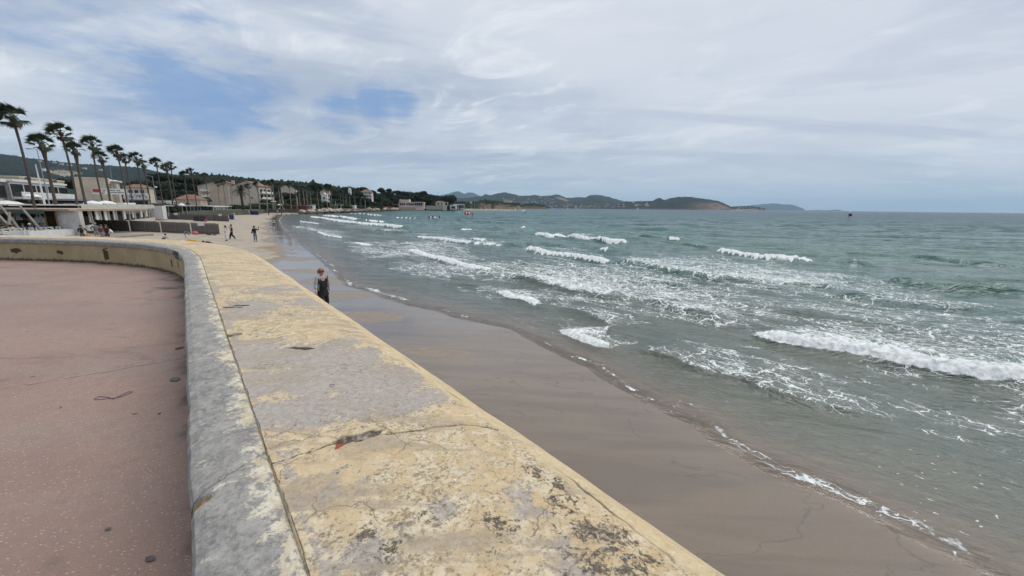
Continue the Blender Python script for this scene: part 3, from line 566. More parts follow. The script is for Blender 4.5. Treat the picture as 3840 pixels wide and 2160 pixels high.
# straight rows: use the tangent frame near the wall, blending to one shared direction farther away so rows never cross
FXg, FYg = wall_xy(Sg, np.maximum(Tg, -.5)); far_t = np.minimum(Tg+.5, 0)
dirx = np.interp(Sg, _s, _ty); diry = np.interp(Sg, _s, -_tx)
kx, ky = -.25, -.97
cxp, cyp = -9.5, -2.0                            # all rows run toward one point behind the camera
base_x, base_y = wall_xy(Sg, Sg*0-.5); tx_ = cxp-base_x; ty_ = cyp-base_y; L_ = np.hypot(tx_, ty_); mm = np.clip(-far_t/L_, 0, 1)
FXg = np.where(Tg > -.5, FXg, base_x+tx_*mm); FYg = np.where(Tg > -.5, FYg, base_y+ty_*mm)
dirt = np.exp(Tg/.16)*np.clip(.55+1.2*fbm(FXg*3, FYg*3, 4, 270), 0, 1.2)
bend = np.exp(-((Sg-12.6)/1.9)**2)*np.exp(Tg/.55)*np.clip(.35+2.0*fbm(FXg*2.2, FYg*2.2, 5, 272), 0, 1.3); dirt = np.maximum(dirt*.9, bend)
fc = poly_dist(FXg+.03*fbm(FXg*4, FYg*4, 3, 274), FYg+.03*fbm(FXg*4, FYg*4, 3, 276), [at(-300, 1505, 2.6), at(0, 1462, 2.6), at(300, 1398, 2.6), at(520, 1365, 2.6), at(690, 1343, 2.6)])[0]
fc2 = poly_dist(FXg+.02*fbm(FXg*4, FYg*4, 3, 278), FYg, [at(460, 1725, 2.6), at(560, 1990, 2.6), at(700, 1960, 2.6)])[0]
crk = np.maximum(np.exp(-(fc/.010)**2)*np.clip(.75+1.2*fbm(FXg*5, FYg*5, 2, 280), 0, 1), 0)
fl_ = grid_mesh('promenade', np.stack([FXg, FYg, 2.6+.004*fbm(FXg*.8, FYg*.8, 2, 282)], -1), {'dirt': dirt, 'crack': crk}, [principled('pink resin paving', f_floor)], flip=True)
tag(fl_, kind='structure')
# ------------------------------------------------------------------ mesh builder
class MB:
    def __init__(s): s.v = []; s.f = []; s.m = []; s.cur = 0
    def face(s, pts):
        k = len(s.v); s.v += [tuple(p) for p in pts]; s.f.append(tuple(range(k, k+len(pts)))); s.m.append(s.cur); return s
    def box(s, x, y, z, sx, sy, sz, rz=0.0, taper=1.0):        # centre x, y, bottom z
        c, n_ = math.cos(rz), math.sin(rz); k = len(s.v)
        for dz, t in ((0, 1), (sz, taper)):
            for a, b in ((-1, -1), (1, -1), (1, 1), (-1, 1)):
                u, v = a*sx/2*t, b*sy/2*t; s.v.append((x+u*c-v*n_, y+u*n_+v*c, z+dz))
        for f in ((3, 2, 1, 0), (4, 5, 6, 7), (0, 1, 5, 4), (1, 2, 6, 5), (2, 3, 7, 6), (3, 0, 4, 7)): s.f.append(tuple(k+i for i in f)); s.m.append(s.cur)
        return s
    def tube(s, pts, rs, n=7, cap=True):
        pts = [Vector(p) for p in pts]; rs = rs if isinstance(rs, (list, tuple)) else [rs]*len(pts); rings = []
        for i, p in enumerate(pts):
            d = (pts[min(i+1, len(pts)-1)]-pts[max(i-1, 0)]).normalized(); a = d.cross(Vector((0, 0, 1)) if abs(d.z) < .95 else Vector((1, 0, 0))).normalized(); b = d.cross(a)
            k = len(s.v); rings.append(k)
            for j in range(n):
                t = 2*math.pi*j/n; q = p+(a*math.cos(t)+b*math.sin(t))*rs[i]; s.v.append(tuple(q))
        for i in range(len(pts)-1):
            for j in range(n): s.f.append((rings[i]+j, rings[i]+(j+1) % n, rings[i+1]+(j+1) % n, rings[i+1]+j)); s.m.append(s.cur)
        if cap:
            s.f.append(tuple(rings[0]+j for j in range(n))[::-1]); s.m.append(s.cur); s.f.append(tuple(rings[-1]+j for j in range(n))); s.m.append(s.cur)
        return s
    def lathe(s, x, y, prof, n=12):                            # prof: (r, z)
        rings = []
        for r, z in prof:
            k = len(s.v); rings.append(k)
            for j in range(n): t = 2*math.pi*j/n; s.v.append((x+r*math.cos(t), y+r*math.sin(t), z))
        for i in range(len(prof)-1):
            for j in range(n): s.f.append((rings[i]+j, rings[i]+(j+1) % n, rings[i+1]+(j+1) % n, rings[i+1]+j)); s.m.append(s.cur)
        return s
    def ball(s, c, r, n=8, m=6, sc_=(1, 1, 1)):
        return s.lathe_at(c, [(math.sin(math.pi*i/m), -math.cos(math.pi*i/m)) for i in range(m+1)], r, n, sc_)
    def lathe_at(s, c, prof, r, n, sc_):
        rings = []
        for a, z in prof:
            k = len(s.v); rings.append(k)
            for j in range(n): t = 2*math.pi*j/n; s.v.append((c[0]+a*r*sc_[0]*math.cos(t), c[1]+a*r*sc_[1]*math.sin(t), c[2]+z*r*sc_[2]))
        for i in range(len(prof)-1):
            for j in range(n): s.f.append((rings[i]+j, rings[i]+(j+1) % n, rings[i+1]+(j+1) % n, rings[i+1]+j)); s.m.append(s.cur)
        return s
    def build(s, name, mats, parent=None, smooth=False):
        me = bpy.data.meshes.new(name); me.from_pydata(s.v, [], s.f)
        mats = mats if isinstance(mats, (list, tuple)) else [mats]
        for m in mats: me.materials.append(m)
        if len(mats) > 1: me.polygons.foreach_set('material_index', s.m)
        if smooth: me.polygons.foreach_set('use_smooth', [True]*len(s.f))
        me.update(); return link(bpy.data.objects.new(name, me), parent)
def copy_tree(o, parent=None):
    c = o.copy(); C.objects.link(c); c.parent = parent
    for ch in o.children: copy_tree(ch, c)
    return c
def horizon(x): return 778.6+.0107*(x-1920)
WHITE = simple('white paint', (.68, .68, .66), .6, .10, 1.5); CREAM = simple('cream render', (.56, .48, .38), .85, .15, .3); BEIGE = simple('beige render', (.50, .40, .31), .85, .14, .25)
PINK = simple('pale pink render', (.66, .52, .48), .85, .12, .5); TILE = simple('terracotta roof tiles', (.20, .105, .07), .85, .3, 1.2, .3); GLASS = simple('dark window glass', (.02, .025, .03), .12, .3, .8)
WOOD = simple('brown timber', (.16, .10, .055), .8, .35, 2); GREYW = simple('weathered grey timber', (.22, .20, .18), .85, .3, 4); DARK = simple('dark charcoal paint', (.025, .027, .03), .6, .3, 3)
METAL = simple('galvanised grey metal', (.30, .31, .32), .45, .15, 5, metal=.3); STONE = simple('pale rough stone', (.40, .36, .31), .95, .3, 1.6, .5); BLUE = simple('blue windbreak cloth', (.012, .035, .16), .8, .2, 2)
TAUPE = simple('taupe windbreak cloth', (.135, .115, .105), .85, .04, 1.2); CONC = simple('grey concrete', (.30, .29, .27), .9, .2, .8); SAIL = simple('white canvas', (.66, .66, .63), .8, .1, 3)

# ------------------------------------------------------------------ land
def land(name, pts, z0, z, mat):
    m = MB(); m.face([(x, y, z) for x, y in pts])
    for i in range(len(pts)):
        a, b = pts[i], pts[(i+1) % len(pts)]; m.face([(a[0], a[1], z0), (b[0], b[1], z0), (b[0], b[1], z), (a[0], a[1], z)])
    o = m.build(name, mat); tag(o, kind='structure'); return o
edge = [(-29.5+.575*40, -40), (-29.5-.575*20, 20), (-29.5-.575*60, 60), (-29.5-.575*105, 105), (-94, 122), (-97, 140), (-106, 165), (-118, 190)]
coast_in = []
for (x, y) in COAST: coast_in.append((x-6, y+7))
esp = edge+coast_in+[(-90, 620), (-200, 900), (-1500, 2200), (-2600, 900), (-1500, -40)]
land('esplanade', esp, -1, 2.25, principled('street asphalt and dry ground', lambda n: {'Base Color': n.mix(n.ramp(n.noise(n.pos(), .08, 5), .4, .6), (.10, .095, .085), (.075, .08, .05)), 'Roughness': .9}))

def f_forest(name, c1, c2, rock, sc_):
    def f(n):
        p = n.pos(); a = n.noise(p, sc_, 6, .65); b = n.noise(p, sc_*.16, 4, .6)
        v = n('ShaderNodeTexVoronoi', {'Vector': p, 'Scale': sc_*2.2})
        c = n.mix(n.ramp(a, .35, .68), c1, c2); c = n.mix(n.ramp(v, .3, .8, 0, .5), c, tuple(x*.5 for x in c1)); c = n.mix(n.ramp(b, .52, .66, 0, .5), c, tuple(x*1.5 for x in c2))
        c = n.mix(n.math('MULTIPLY', n.attr('rock'), n.ramp(n.noise(p, sc_*.7, 5, .7), .36, .54)), c, rock)
        return {'Base Color': c, 'Roughness': .95, 'Specular IOR Level': .1}
    return principled(name, f)
def ridge(name, pts, depth, front, mat, bump=4.0, wl=30.0, spur=.3, base=-2.0, cols=500, rows=46, rock=None, back=.6):
    xs = np.linspace(pts[0][0], pts[-1][0], cols); ys = np.interp(xs, [p[0] for p in pts], [p[1] for p in pts])
    ys = ys+.0
    cr = np.array([far(x, y, depth) for x, y in zip(xs, ys)]); v = np.concatenate([np.linspace(-1, 0, rows), np.linspace(.06, back+.4, 12)])
    zc = np.maximum(cr[:, 2], 1.0)
    Vv, Xc = np.meshgrid(v, cr[:, 0], indexing='ij'); Zc = np.broadcast_to(zc, Vv.shape)
    prof = np.where(Vv < 0, ss(Vv, -1.0, .12)*.9+.1*(1+Vv), 1-ss(Vv, 0, 1.1)); prof = prof/prof[rows-1, 0]; prof = np.clip(prof, 0, 1)
    sp = 1-np.abs(pn(Xc/(front*.35), Vv*1.3+depth*.001, 301))*2
    Z = Zc*prof*(1-spur*(1-prof)*sp)+base*(1-prof)
    yy = depth+Vv*front*(1+.25*pn(Xc/(front*.6), Xc*0+3, 305))
    XX = Xc*yy/depth
    Z = Z+bump*np.abs(fbm(XX/wl, yy/wl, 4, 307))*1.3*ss(prof, .02, .2)-bump*.25
    rk = np.zeros_like(Z) if rock is None else rock(np.broadcast_to(xs, Z.shape), Vv, prof)
    o = grid_mesh(name, np.stack([XX, yy, Z], -1), {'rock': rk}, [mat]); tag(o, kind='structure'); return o
FOR1 = f_forest('pine forest near', (.007, .012, .006), (.022, .031, .014), (.16, .12, .09), .12)
FOR2 = f_forest('pine forest hillside', (.008, .014, .010), (.024, .034, .020), (.30, .20, .14), .035)
FORC = f_forest('cape scrub and rock', (.008, .013, .010), (.022, .030, .018), (.17, .115, .085), .02)
ridge('hills', [(-500, 545), (-200, 560), (0, 576), (60, 583), (100, 591), (200, 603), (300, 614), (400, 619), (520, 627), (620, 648), (720, 662), (900, 690), (1150, 730), (1400, 762)], 1900, 1300, f_forest('pine forest slope', (.007, .013, .010), (.020, .029, .018), (.30, .26, .22), .05), 9, 26, .35, 2, cols=700,
      rock=lambda x, v, p: (np.hypot((x-235)/70, (v+.33)/.05) < 1)*.9)
ridge('hills', [(430, 740), (520, 690), (600, 660), (719, 654), (760, 657), (806, 656), (833, 656), (877, 660), (910, 665), (955, 672), (1000, 676), (1040, 676), (1100, 679), (1180, 687), (1250, 699), (1330, 722), (1450, 748), (1560, 768)], 720, 330, FOR1, 8, 11, .2, 2, cols=700)
ridge('hills', [(1600, 752), (1640, 738), (1690, 723), (1706, 720), (1722, 719), (1733, 724), (1742, 727), (1755, 721), (1772, 724), (1800, 735), (1840, 747), (1950, 765), (2050, 778)], 13000, 3000, FOR2, 40, 500, .3, cols=300)
ridge('hills', [(1640, 752), (1706, 744), (1760, 742), (1807, 735), (1823, 730), (1841, 732), (1870, 724), (1888, 721), (1915, 725), (1947, 734), (1989, 733), (2006, 731), (2028, 734), (2060, 734), (2094, 729), (2108, 735), (2126, 743), (2165, 739), (2195, 740), (2214, 730), (2257, 732), (2296, 743), (2338, 754), (2377, 757), (2420, 756), (2560, 768), (2620, 779)], 5600, 2100, FOR2, 12, 110, .45, cols=600,
      rock=lambda x, v, p: .7*(np.hypot((x-2110)/28, (v+.25)/.08) < 1)+.6*(np.hypot((x-2216)/10, (v+.03)/.04) < 1))
ridge('hills', [(2300, 772), (2347, 757), (2400, 755), (2447, 753), (2460, 747), (2475, 743), (2492, 750), (2515, 743), (2541, 739), (2595, 739), (2640, 745), (2688, 752), (2711, 760), (2730, 769), (2742, 776), (2748, 785)], 3900, 800, FORC, 9, 80, .4, cols=400,
      rock=lambda x, v, p: np.clip(ss(x, 2560, 2700)*.95*(1-ss(p, .55, .8))+.3*(p < .12), 0, 1))
ridge('hills', [(2735, 777), (2746, 774), (2780, 773), (2816, 773), (2840, 776), (2863, 779), (2874, 787)], 4300, 300, FOR2, 7, 50, .3, cols=140, rock=lambda x, v, p: (p < .35)*.9)
ridge('hills', [(2780, 780), (2808, 771), (2835, 768), (2859, 765), (2880, 764), (2900, 762), (2920, 764), (2937, 766), (2960, 766), (2972, 768), (2985, 771), (2999, 777), (3010, 782), (3022, 789)], 14500, 1500, FOR2, 22, 300, .35, cols=220)
ridge('hills', [(3015, 790), (3040, 788.5), (3069, 787.4), (3100, 789), (3130, 787), (3146, 786.5), (3158, 790.5), (3165, 792)], 13500, 500, FOR2, 10, 200, .2, cols=120)
ridge('hills', [(1690, 764), (1706, 757), (1740, 755), (1790, 757), (1800, 751), (1830, 749), (1850, 753), (1890, 756), (1930, 760), (1950, 764), (1958, 775), (1962, 782)], 1150, 110, FOR1, 5, 14, .3, cols=260,
      rock=lambda x, v, p: ss(x, 1780, 1810)*(1-ss(p+.25*fbm(x*.05, v*3, 3, 501), .45, .80))*(1-.9*np.exp(-((x-1847)/7)**2)))
ridge('hills', [(1950, 772), (1970, 765), (2000, 764), (2030, 768), (2050, 774), (2058, 781)], 1500, 110, FOR1, 5, 14, .3, cols=120, rock=lambda x, v, p: (p < .6)*.8)
# headland slope under the pines
ridge('hills', [(1090, 772), (1150, 740), (1230, 724), (1300, 722), (1400, 726), (1480, 728), (1560, 730), (1620, 738), (1660, 745), (1690, 756), (1708, 774)], 478, 34, FOR1, 1.2, 8, .2, base=1.5, cols=200)

# ------------------------------------------------------------------ trees
def f_leaf(name, c1, c2):
    def f(n):
        r = n('ShaderNodeObjectInfo', out=5); p = n.pos(); a = n.noise(p, .55, 4, .6); b = n.noise(p, 3.0, 3, .6)
        c = n.mix(n.ramp(n.math('ADD', n.math('MULTIPLY', a, .6), n.math('MULTIPLY', b, .4)), .38, .62), c1, c2); c = n.mix(n.math('MULTIPLY', r, .35), c, tuple(x*1.5 for x in c2))
        return {'Base Color': c, 'Roughness': .75, 'Specular IOR Level': .25}
    return principled(name, f)
LEAF = f_leaf('dark pine needles', (.006, .011, .005), (.019, .028, .011)); LEAFG = f_leaf('green broad leaves', (.012, .022, .007), (.036, .052, .017)); PALML = f_leaf('palm fronds', (.013, .021, .010), (.034, .044, .020)); PALMD = simple('dry palm thatch', (.085, .062, .040), .9, .4, 2)
BARK = simple('pine bark', (.09, .065, .05), .95, .35, 2, .4); PBARK = simple('palm trunk bark', (.085, .066, .055), .95, .3, 3, .5)
PBARKL = simple('pale palm trunk bark', (.24, .20, .16), .95, .25, 3)
def crown_mesh(name, mat, seed, lobes, nleaf, size):
    rnd = random.Random(seed); m = MB()
    for k in range(nleaf):
        c, r, fl = rnd.choice(lobes)
        th = rnd.uniform(0, 2*math.pi); cz = rnd.uniform(-.45, 1); sr_ = math.sqrt(1-cz*cz); rr = r*rnd.uniform(.72, 1.06)*(1+.12*math.sin(th*5+cz*4+seed))
        d_ = Vector((math.cos(th)*sr_, math.sin(th)*sr_, cz)); p = Vector(c)+Vector((d_.x*rr, d_.y*rr, d_.z*rr*fl))
        nrm = (d_+Vector((rnd.gauss(0, .5), rnd.gauss(0, .5), rnd.gauss(0, .5)))).normalized(); a = nrm.cross(Vector((0, 0, 1))); a = a.normalized() if a.length > .1 else Vector((1, 0, 0)); b = nrm.cross(a); s_ = size*rnd.uniform(.5, 1.25)
        m.face([p-a*s_-b*s_*.4, p-b*s_*.8, p+a*s_-b*s_*.2, p+a*s_*.5+b*s_*.8, p-a*s_*.6+b*s_*.6])
    # an inner mass so the crown is not see-through everywhere
    for c, r, fl in lobes: m.ball(c, r*.74, 9, 6, (1, 1, fl))
    me = m.build(name, mat).data; bpy.data.objects.remove(bpy.data.objects[-1] if False else [o for o in C.objects if o.data == me][0]); return me
def rnd_lobes(seed, R, n_, flat, spread=.62):
    rnd = random.Random(seed); L = [((0, 0, 0), R*.62, flat)]
    for k in range(n_): a = 2*math.pi*k/n_+rnd.uniform(-.3, .3); q = R*spread*rnd.uniform(.7, 1.1); L.append(((q*math.cos(a), q*math.sin(a), R*rnd.uniform(-.22, .16)*flat), R*rnd.uniform(.34, .52), flat*rnd.uniform(.8, 1.1)))
    return L
PINES = [crown_mesh('crown', LEAF, s_, rnd_lobes(s_, 5.0, 6+s_ % 3, .62), 1500, .42) for s_ in (1, 2, 3, 4)]
ROUND = [crown_mesh('crown', LEAFG, s_, rnd_lobes(s_+20, 3.2, 6, .85), 1000, .32) for s_ in (5, 6)]
trunk0 = MB().tube([(0, 0, 0), (.15, .05, .35), (.0, .1, .7), (.1, 0, 1.0)], [.34, .28, .24, .16], 8)
for a in range(5):
    t = a*1.26; trunk0.tube([(.02, .08, .66+.03*a), (.55*math.cos(t), .55*math.sin(t), .86), (1.3*math.cos(t), 1.3*math.sin(t), 1.0)], [.13, .10, .05], 6)
_t = trunk0.build('trunk', BARK); TRUNK = _t.data; bpy.data.objects.remove(_t)
ntree = 0
def tree(x, y, z0, ztop, R, kind, label, group, rz=None, name='pine_tree', zs=1.0):
    me = (PINES if kind == 'pine' else ROUND)[random.randrange(4 if kind == 'pine' else 2)]; base = 5.0 if kind == 'pine' else 3.2
    e = empty(name, (x, y, z0), random.uniform(0, 6.28)); tag(e, label, 'tree', group)
    s_ = R/base; hh = (.80 if kind == 'pine' else .95)*base*s_*zs*(.62 if kind == 'pine' else .85)*1.15
    c = link(bpy.data.objects.new('crown', me), e); c.location = (0, 0, ztop-z0-hh); c.scale = (s_, s_, s_*zs)
    t = link(bpy.data.objects.new('trunk', TRUNK), e); t.scale = (s_*1.2, s_*1.2, max(ztop-z0-hh, 1.0)); return e
def gz(x, y):                                  # height of the wooded ground behind the shore
    return 2.3
def wood(prof, depth, rows, R, kind, label, group, step=.9, drop=3.2, dd=16, seed=1, name='pine_tree', zs=1.0):
    random.seed(seed); xs = [p[0] for p in prof]; ys = [p[1] for p in prof]; ds = [p[0] for p in depth]; dv = [p[1] for p in depth]
    for r in range(rows):
        x = xs[0]+random.uniform(0, 6)
        while x < xs[-1]:
            Y = np.interp(x, ds, dv)+(rows-1-r)*dd*random.uniform(.7, 1.2); rr = R*random.uniform(.75, 1.25)
            yt = np.interp(x, xs, ys)+random.uniform(-1, 3); X, Y, Z = far(x, yt, Y); Z -= r*drop*random.uniform(.7, 1.3)
            z0 = 2.2 if Z < 15 else Z-11.5
            tree(X, Y, z0, max(Z, 5), rr, kind, label, group, name=name, zs=zs); x += rr*2*step/Y*F*random.uniform(.75, 1.25)
wood([(520, 668), (560, 645), (600, 641), (640, 648), (700, 655), (760, 664), (830, 690), (880, 712)], [(520, 190), (700, 215), (880, 235)], 4, 6.0, 'pine', 'dark tall pine tree in the wood behind the row of palms', 'pines behind the palm promenade', drop=3.2, dd=14, seed=3, zs=1.2)
wood([(20, 672), (120, 668), (200, 660), (330, 668), (420, 668)], [(20, 110), (420, 150)], 1, 4.5, 'pine', 'dark pine tree rising behind the flat-roofed restaurants', 'pines behind the restaurants', step=1.3, seed=5)
wood([(1000, 700), (1040, 690), (1100, 700), (1155, 702)], [(1000, 235), (1155, 250)], 3, 6.5, 'pine', 'dark pine tree on the wooded slope beyond the beach end', 'pines beyond the beach end', drop=3.0, dd=16, seed=8, zs=1.1)
wood([(425, 700), (470, 690), (525, 680)], [(425, 150), (525, 170)], 3, 5.0, 'pine', 'dark pine tree behind the house with three tall windows', 'pines behind the restaurants', drop=2.6, dd=10, seed=41)
for px, py, rpx, Y, lb in ((1181, 676, 27, 255, 'largest round-topped pine at the left of the headland skyline'), (1227, 684, 14, 262, 'small round pine beside the largest headland pine'), (1428, 699, 15, 345, 'round pine standing above the headland skyline behind the terraced house'), (1458, 703, 11, 350, 'narrow dark pine close beside the round skyline pine'), (1588, 712, 12, 430, 'open-topped pine with sky showing through above the pink restaurant'), (1681, 720, 29, 445, 'very large rounded pine at the tip of the headland')):
    X, Y, Z = far(px, py, Y); tree(X, Y, 3, Z, rpx/F*Y, 'pine', lb, 'pines on the headland', zs=1.75)
wood([(1205, 705), (1245, 702), (1262, 697), (1282, 689), (1296, 700), (1318, 687), (1345, 690), (1372, 697), (1392, 710), (1410, 714), (1440, 712), (1470, 711), (1500, 710), (1520, 711), (1545, 714), (1576, 716), (1600, 714), (1612, 722), (1650, 727), (1690, 745)],
     [(1205, 262), (1300, 285), (1400, 330), (1480, 440), (1600, 462), (1700, 462)], 3, 6.6, 'pine', 'dark pine tree in the headland wood', 'pines on the headland', drop=3.6, dd=13, seed=11, zs=1.35, step=.62)
wood([(1370, 738), (1400, 732), (1430, 730), (1470, 732), (1490, 740)], [(1370, 305), (1490, 385)], 2, 4.6, 'round', 'bright green leafy tree in front of the headland pines', 'green trees on the headland shore', drop=3, dd=8, seed=13, name='broadleaf_tree', zs=1.1)
wood([(1000, 735), (1060, 738), (1100, 733), (1170, 728), (1240, 735), (1300, 742), (1360, 752)], [(1000, 200), (1150, 215), (1250, 245), (1360, 300)], 2, 3.6, 'round', 'dark leafy tree behind the shore palms', 'leafy trees behind the shore palms', drop=2.2, dd=8, seed=17, name='broadleaf_tree')
wood([(560, 752), (600, 748), (640, 755)], [(560, 92), (640, 100)], 1, 1.9, 'round', 'low rounded green shrub beside the pale pergola restaurant', 'shrubs behind the beach clubs', seed=19, name='shrub', step=.7)
wood([(690, 742), (740, 735), (770, 728), (800, 745)], [(690, 150), (800, 170)], 2, 3.4, 'round', 'leafy green tree standing between the palms and the flats', 'leafy trees by the flats', drop=1.8, dd=8, seed=23, name='broadleaf_tree')
wood([(880, 757), (960, 756), (1060, 752)], [(880, 165), (1060, 190)], 1, 2.4, 'round', 'low dark hedge shrub in front of the blocks of flats', 'shrubs in front of the flats', seed=29, name='shrub', step=.8)
wood([(60, 742), (110, 735), (180, 745), (240, 742)], [(60, 63), (240, 74)], 1, 1.5, 'round', 'small dark shrub on the restaurant terrace', 'terrace shrubs', seed=31, name='shrub', step=1.0)
wood([(1300, 760), (1340, 765), (1360, 768), (1400, 766), (1420, 768)], [(1300, 255), (1420, 330)], 1, 2.6, 'round', 'grey green shrub above the boulder bank', 'shrubs above the boulder bank', seed=37, name='shrub', step=.8)

# --- palms
def fan_crown(seed, dry=False):
    rnd = random.Random(seed); m = MB(); wind = Vector((-.55, -.22, .05))
    nfr = 19 if not dry else 9
    for k in range(nfr):
        a = k*2.399+rnd.uniform(-.2, .2); el = (-.35+1.75*(k/nfr)**.8+rnd.uniform(-.12, .12)) if not dry else rnd.uniform(-1.25, -.6)
        d_ = Vector((math.cos(a)*math.cos(el), math.sin(a)*math.cos(el), math.sin(el)))
        d_ = (d_+wind*(.45 if not dry else .2)).normalized(); L = rnd.uniform(.8, 1.1)*(1 if not dry else .6)
        p0 = Vector((0, 0, 0)); p1 = d_*L*.55; p2 = p1+(d_+wind*.3+Vector((0, 0, -.18))).normalized()*L*.3
        m.tube([p0, p1, p2], [.035, .028, .02], 4, False)
        ax = (p2-p1).normalized()+wind*.25; ax.normalize(); side = ax.cross(Vector((0, 0, 1))); side = side.normalized() if side.length > .05 else Vector((1, 0, 0)); up = side.cross(ax)
        tw = rnd.uniform(-.9, .9); side, up = side*math.cos(tw)+up*math.sin(tw), up*math.cos(tw)-side*math.sin(tw)
        nb = 13; R_ = rnd.uniform(.75, 1.0)
        tips = []
        for j in range(nb):
            t = (j/(nb-1)-.5)*2; an = t*1.15
            dr = (ax*math.cos(an)+side*math.sin(an)+up*.15*(1-abs(t))).normalized(); tips.append(dr)
        for j in range(nb):
            dr = tips[j]; q1 = p2+dr*R_*.58; wv = dr.cross(up).normalized()*.07
            q2 = p2+(dr+wind*.35+Vector((0, 0, -.30 if not dry else -.6))).normalized()*R_*rnd.uniform(.95, 1.4)*(1-.2*abs(j/(nb-1)-.5)*2)
            m.face([p2, q1-wv, q1+wv]); m.face([q1-wv, q2, q1+wv])
    m.ball((0, 0, -.05), .28, 7, 5, (1, 1, 1.3))
    o = m.build('crown', PALMD if dry else PALML); me = o.data; bpy.data.objects.remove(o); return me
FANS = [fan_crown(s_) for s_ in (41, 42, 43, 44)]; DRY = [fan_crown(s_, True) for s_ in (51, 52)]
def palm(px, py, Y, label, R=1.0, thick=False, z0=2.25, lean=0.0, group='fan palms along the promenade'):
    X, Y, Z = far(px, py, Y); Z -= .3*R
    e = empty('palm_tree', (X, Y, z0)); tag(e, label, 'palm tree', group); h = Z-z0; r = .118 if not thick else .16
    ben = random.uniform(-.35, .35); m = MB()
    r = r if Y < 140 else r*1.5; rs = [r*1.5, r*1.12, r, r*.95, r*.9, r*(1.0 if not thick else 1.5), r*(.95 if not thick else 1.9)]; zs = [0, .08, .3, .55, .78, .9, 1.0]
    m.tube([(lean*(1-q)+ben*math.sin(q*math.pi), 0, q*h) for q in zs], rs, 8); m.build('trunk', PBARK if Y < 140 else PBARKL, e, True)
    c = link(bpy.data.objects.new('crown', random.choice(FANS)), e); c.location = (0, 0, h); c.scale = (.76*R,)*3; c.rotation_euler = (random.uniform(-.12, .12), random.uniform(-.12, .12), random.uniform(-.3, .3))
    d2 = link(bpy.data.objects.new('dry_skirt', random.choice(DRY)), e); d2.location = (0, 0, h-.15); d2.scale = (.5*R,)*3; d2.rotation_euler = (0, 0, random.uniform(-.5, .5)); return e
random.seed(77)
def lineY(px): q = (px-1920)/F*1.0; return 31.7/(-q*1.0185-.575)
PAL = [(45, 430, 44.5, 1.35, 0, 'tallest nearest palm at the left edge, bare trunk bending left'), (155, 530, 51, 1.15, 1, 'short thick-necked palm between the two tallest palms'), (226, 490, 54, 1.25, 0, 'second tallest palm, slim trunk, left of the white restaurant terrace'),
       (279, 553, 60, 1.05, 1, 'shorter shaggy palm just right of the second tallest palm'), (344, 533, 64, 1.2, 0, 'slim tall palm above the beige building, third of the tall ones'), (377, 585, 70, 1.05, 1, 'short palm half hidden behind the third tall palm'),
       (436, 564, 74, 1.2, 0, 'tall palm rising behind the white banner with the red emblem'), (466, 590, 78, 1.05, 0, 'dark slim palm touching its neighbour right of the white banner'), (510, 588, 84, 1.2, 0, 'tall palm above the blue lettered sign'), (536, 612, 87, 1.05, 1, 'short palm close behind the palm above the blue sign'),
       (585, 606, 95, 1.2, 0, 'tall palm left of the pair above the green shrubs'), (622, 625, 101, 1.1, 1, 'middle palm of three above the green shrubs'), (640, 618, 103, 1.15, 0, 'right palm of three above the green shrubs'), (690, 652, 114, 1.1, 1, 'lower palm left of the isolated tall palm'), (716, 640, 118, 1.15, 0, 'isolated tall palm against the wood, left of the flats'), (769, 657, 138, 1.15, 0, 'palm directly left of the first block of flats'),
       (817, 687, 152, 1.1, 0, 'dark palm in front of the gable of the first flats'), (834, 682, 158, 1.1, 0, 'slim palm in front of the right side of the first flats'), (929, 696, 148, 1.1, 0, 'dark palm in front of the second block of flats'), (962, 690, 155, 1.15, 1, 'ivy-thick palm at the corner of the second block of flats'),
       (992, 682, 150, 1.15, 0, 'palm right of the balconies of the flats')]
for px, py, Y, R, th, lb in PAL: palm(px, py, Y, lb, R, bool(th))
for px, py, Y in ((1014, 684, 155), (1022, 682, 160), (1042, 695, 172), (1050, 692, 182), (1083, 693, 180), (1106, 700, 196), (1121, 702, 200), (1134, 703, 205), (1150, 706, 210), (1163, 708, 215), (1190, 706, 215), (1222, 708, 222), (1232, 706, 226), (1240, 712, 235), (1275, 726, 262), (1285, 728, 268), (1296, 724, 260), (1310, 729, 270), (1329, 731, 280), (1352, 738, 295), (1369, 737, 300)):
    palm(px, py, Y, 'slim fan palm in the row above the boulder bank', 1.15, False, group='palms above the boulder bank')
# the feather palm
X, Y, Z = far(902, 716, 150); e = empty('date_palm', (X, Y, 2.25)); tag(e, 'broad feather-leaved date palm with a full round crown before the flats', 'palm tree')
h = Z-2.25; MB().tube([(0, 0, 0), (.1, 0, h*.5), (0, 0, h)], [.5, .42, .6], 9).build('trunk', PBARK, e, True); m = MB(); rnd = random.Random(4)
for k in range(46):
    a = k*2.4; el = rnd.uniform(-.35, 1.35); L = rnd.uniform(3.6, 4.4); pts = []
    for i in range(9):
        t = i/8; e_ = el-1.5*t*t*(1 if el > 0 else .5); r_ = L*t; pts.append(Vector((math.cos(a)*r_*math.cos(el)*(1-.08*t), math.sin(a)*r_*math.cos(el)*(1-.08*t), r_*math.sin(el)-1.35*t*t*(1.0+.3*math.cos(el)))))
    m.tube(pts, [.06, .05, .05, .04, .04, .03, .03, .02, .01], 4, False)
    for i in range(1, 9):
        d_ = (pts[i]-pts[i-1]).normalized(); sd_ = d_.cross(Vector((0, 0, 1))); sd_ = sd_.normalized() if sd_.length > .1 else Vector((1, 0, 0))
        for s_ in (-1, 1):
            for q in (0, .5):
                p_ = pts[i-1].lerp(pts[i], q); l_ = .62*(1-.5*abs(i/8-.45)); m.face([p_-d_*.05, p_+d_*.06, p_+sd_*s_*l_+d_*l_*.7+Vector((0, 0, -.12))])
o = m.build('crown', PALML, e); o.location = (0, 0, h)
